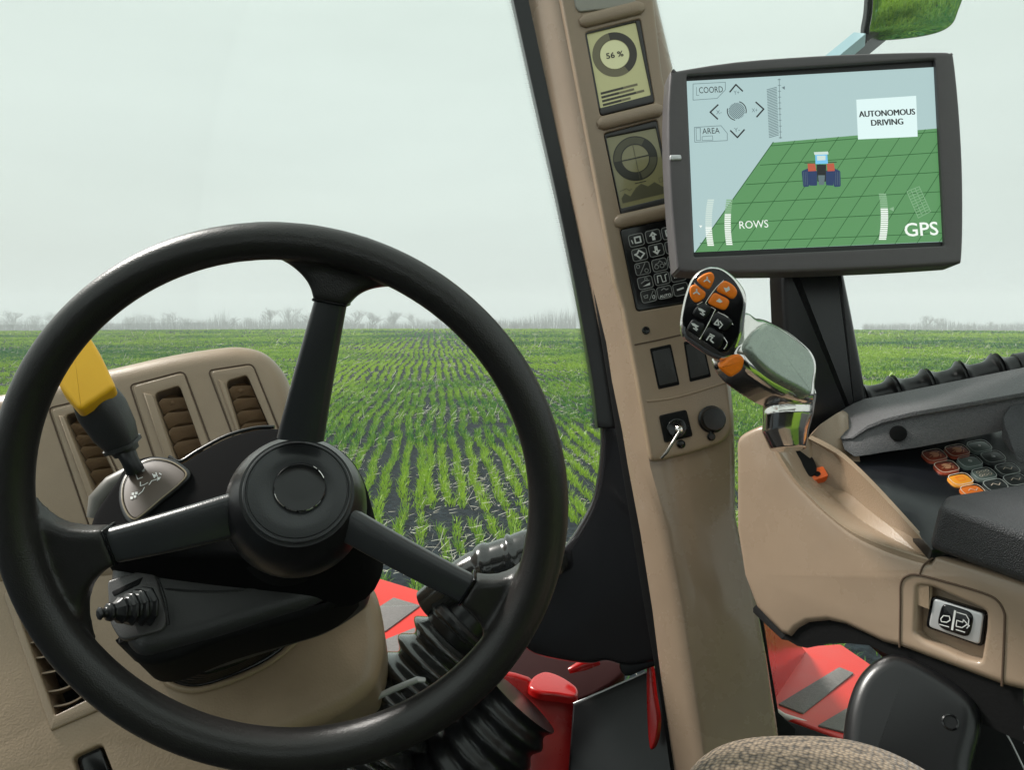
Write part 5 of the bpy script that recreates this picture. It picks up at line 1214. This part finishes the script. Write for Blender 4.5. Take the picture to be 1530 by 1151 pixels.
spots = [(18, 34, 0), (52, 26, 1), (78, 30, 3), (192, 22, 1), (222, 26, 3), (262, 30, 1), (300, 16, 3), (372, 20, 3), (402, 38, 0), (432, 40, 2), (462, 28, 1), (528, 34, 1), (556, 30, 3), (588, 34, 0), (622, 28, 1), (655, 20, 3), (700, 12, 3), (742, 15, 1), (1294, 8, 3), (1352, 12, 1), (1384, 25, 2), (1404, 22, 0), (1446, 8, 3), (1486, 14, 1), (-60, 30, 0), (1560, 20, 1)]
g_ = random.Random(3)
for k in range(34):
    px = g_.choice((g_.uniform(-20, 330), g_.uniform(330, 700), g_.uniform(690, 860))); spots.append((px, g_.uniform(9, 24) if px < 690 else g_.uniform(7, 14), g_.randrange(4)))
for i, (px, hp, kd) in enumerate(spots):
    D = 560 + (i * 67) % 160; x = (px - CX) / F * D; z = gz(0, D)
    see = 1.3 * hp / F * D; base_hidden = (P(px, 490, D).z - z); sc_k = (see + base_hidden + .5) / (kinds[kd][2] * .93)
    o = bpy.data.objects.new('bare_tree', None); COL.objects.link(o); o.location = (x, P(px, 490, D).y, z); ORG[o.name] = V(o.location); o.scale = (sc_k * 1.25, sc_k * 1.25, sc_k); o.rotation_euler.z = i * 1.3
    tag(o, 'leafless hazy tree on the field horizon', 'tree', 'bare trees along the horizon')
    for me in kinds[kd][:2]:
        c_ = bpy.data.objects.new(me.name, me); COL.objects.link(c_); c_.parent = o
# low hedgerow between the trees
g_ = np.random.default_rng(5); hv = []
m = MB()
for i in range(13000):
    px = g_.uniform(-120, 1650); D = g_.uniform(640, 740); t = value_noise(np.array([px + 500.]), np.array([3.]), 60, 8)[0]; e_ = value_noise(np.array([px + 900.]), np.array([7.]), 14, 12)[0]
    if (860 < px < 1290): continue
    x = (px - CX) / F * D; yy = P(px, 490, D).y; z = gz(0, D); hgt = P(px, 490, D).z - z + (4.2 + 15 * t * e_ + (4.0 if px > 690 else 0)) * g_.uniform(.4, 1.1) * (1 if px < 900 else .5)
    a = g_.normal(0, .35); w_ = g_.uniform(.10, .28)
    b = V((x, yy, z)); tt = V((x + a * hgt * .35, yy, z + hgt)); s_ = V((w_, 0, 0))
    m.add([b - s_, b + s_, tt], [(0, 1, 2)])
hg = m.build('hedgerow', BARK, fix=False); tag(hg, 'thin hazy hedgerow of bare brush along the horizon', 'hedge', kind='stuff')

# ================================================================== AIR
HAZE_ON = True
if HAZE_ON:
    bx0, bx1, by0, by1, bz0, bz1 = -1180, 1180, -1180, 1180, gz(0, 1150) - 2.5, 34
    m = MB(); m.add([(bx0, by0, bz0), (bx1, by0, bz0), (bx1, by1, bz0), (bx0, by1, bz0), (bx0, by0, bz1), (bx1, by0, bz1), (bx1, by1, bz1), (bx0, by1, bz1)], [(0, 3, 2, 1), (4, 5, 6, 7), (0, 1, 5, 4), (1, 2, 6, 5), (2, 3, 7, 6), (3, 0, 4, 7)])
    HZ = bpy.data.materials.new('haze_air'); HZ.use_nodes = True; nt = HZ.node_tree; nt.nodes.clear(); o_ = nt.nodes.new('ShaderNodeOutputMaterial'); pv = nt.nodes.new('ShaderNodeVolumePrincipled')
    pv.inputs['Color'].default_value = (.93, .97, .98, 1); pv.inputs['Density'].default_value = .00105; pv.inputs['Anisotropy'].default_value = .0
    nt.links.new(pv.outputs[0], o_.inputs['Volume'])
    hz_o = m.build('haze', HZ); hz_o['kind'] = 'stuff'; hz_o['label'] = 'thin pale haze over the fields'
# ================================================================== SKY, SUN
SUN_EL, SUN_AZ = R(43), R(-63)      # azimuth from +Y towards +X
w = bpy.data.worlds.new('World'); sc.world = w; w.use_nodes = True; nt = w.node_tree; N, L = nt.nodes, nt.links; N.clear()
out = N.new('ShaderNodeOutputWorld'); bg = N.new('ShaderNodeBackground'); bg.inputs['Strength'].default_value = .10
sk = N.new('ShaderNodeTexSky'); sk.sky_type = 'NISHITA'; sk.sun_disc = False; sk.sun_elevation = SUN_EL; sk.sun_rotation = SUN_AZ; sk.dust_density = 3.0; sk.air_density = 1.2
tc = N.new('ShaderNodeTexCoord'); sp = N.new('ShaderNodeSeparateXYZ'); mr = N.new('ShaderNodeMapRange'); mr.inputs['From Min'].default_value = -.02; mr.inputs['From Max'].default_value = .42
cr = N.new('ShaderNodeValToRGB'); K = 10.2
cr.color_ramp.elements[0].position = 0; cr.color_ramp.elements[0].color = (.57, .63, .64, 1); cr.color_ramp.elements[1].position = 1; cr.color_ramp.elements[1].color = (.735, .835, .765, 1)
e = cr.color_ramp.elements.new(.35); e.color = (.665, .74, .705, 1)
mp = N.new('ShaderNodeMapping'); mp.inputs['Scale'].default_value = (1, 1, 5); no = N.new('ShaderNodeTexNoise'); no.inputs['Scale'].default_value = 2.2; no.inputs['Detail'].default_value = 4; no.inputs['Roughness'].default_value = .5
m2 = N.new('ShaderNodeMapRange'); m2.inputs['From Min'].default_value = .3; m2.inputs['From Max'].default_value = .7; m2.inputs['To Min'].default_value = .945 * K; m2.inputs['To Max'].default_value = 1.045 * K
vm = N.new('ShaderNodeVectorMath'); vm.operation = 'SCALE'; mx = N.new('ShaderNodeMix'); mx.data_type = 'RGBA'; mx.inputs['Factor'].default_value = .90
L.new(tc.outputs['Generated'], sp.inputs[0]); L.new(sp.outputs['Z'], mr.inputs['Value']); L.new(mr.outputs['Result'], cr.inputs['Fac'])
L.new(tc.outputs['Generated'], mp.inputs['Vector']); L.new(mp.outputs['Vector'], no.inputs['Vector']); L.new(no.outputs['Fac'], m2.inputs['Value'])
L.new(cr.outputs['Color'], vm.inputs[0]); L.new(m2.outputs['Result'], vm.inputs['Scale']); L.new(sk.outputs['Color'], mx.inputs['A']); L.new(vm.outputs['Vector'], mx.inputs['B'])
L.new(mx.outputs['Result'], bg.inputs['Color']); L.new(bg.outputs[0], out.inputs['Surface'])
ld = bpy.data.lights.new('sun', 'SUN'); ld.energy = 4.8; ld.angle = R(12); ld.color = (1, .96, .90)
lo_ = bpy.data.objects.new('sun', ld); COL.objects.link(lo_)
sd = V((math.sin(SUN_AZ) * math.cos(SUN_EL), math.cos(SUN_AZ) * math.cos(SUN_EL), math.sin(SUN_EL))); lo_.rotation_euler = (-sd).to_track_quat('-Z', 'Y').to_euler(); lo_.location = (0, 0, 20)
sc.view_settings.view_transform = 'Standard'; sc.view_settings.look = 'None'; sc.view_settings.exposure = .16; sc.view_settings.gamma = 1
sc.cycles.max_bounces = 8; sc.cycles.transparent_max_bounces = 12; sc.cycles.volume_bounces = 2; sc.cycles.use_denoising = True
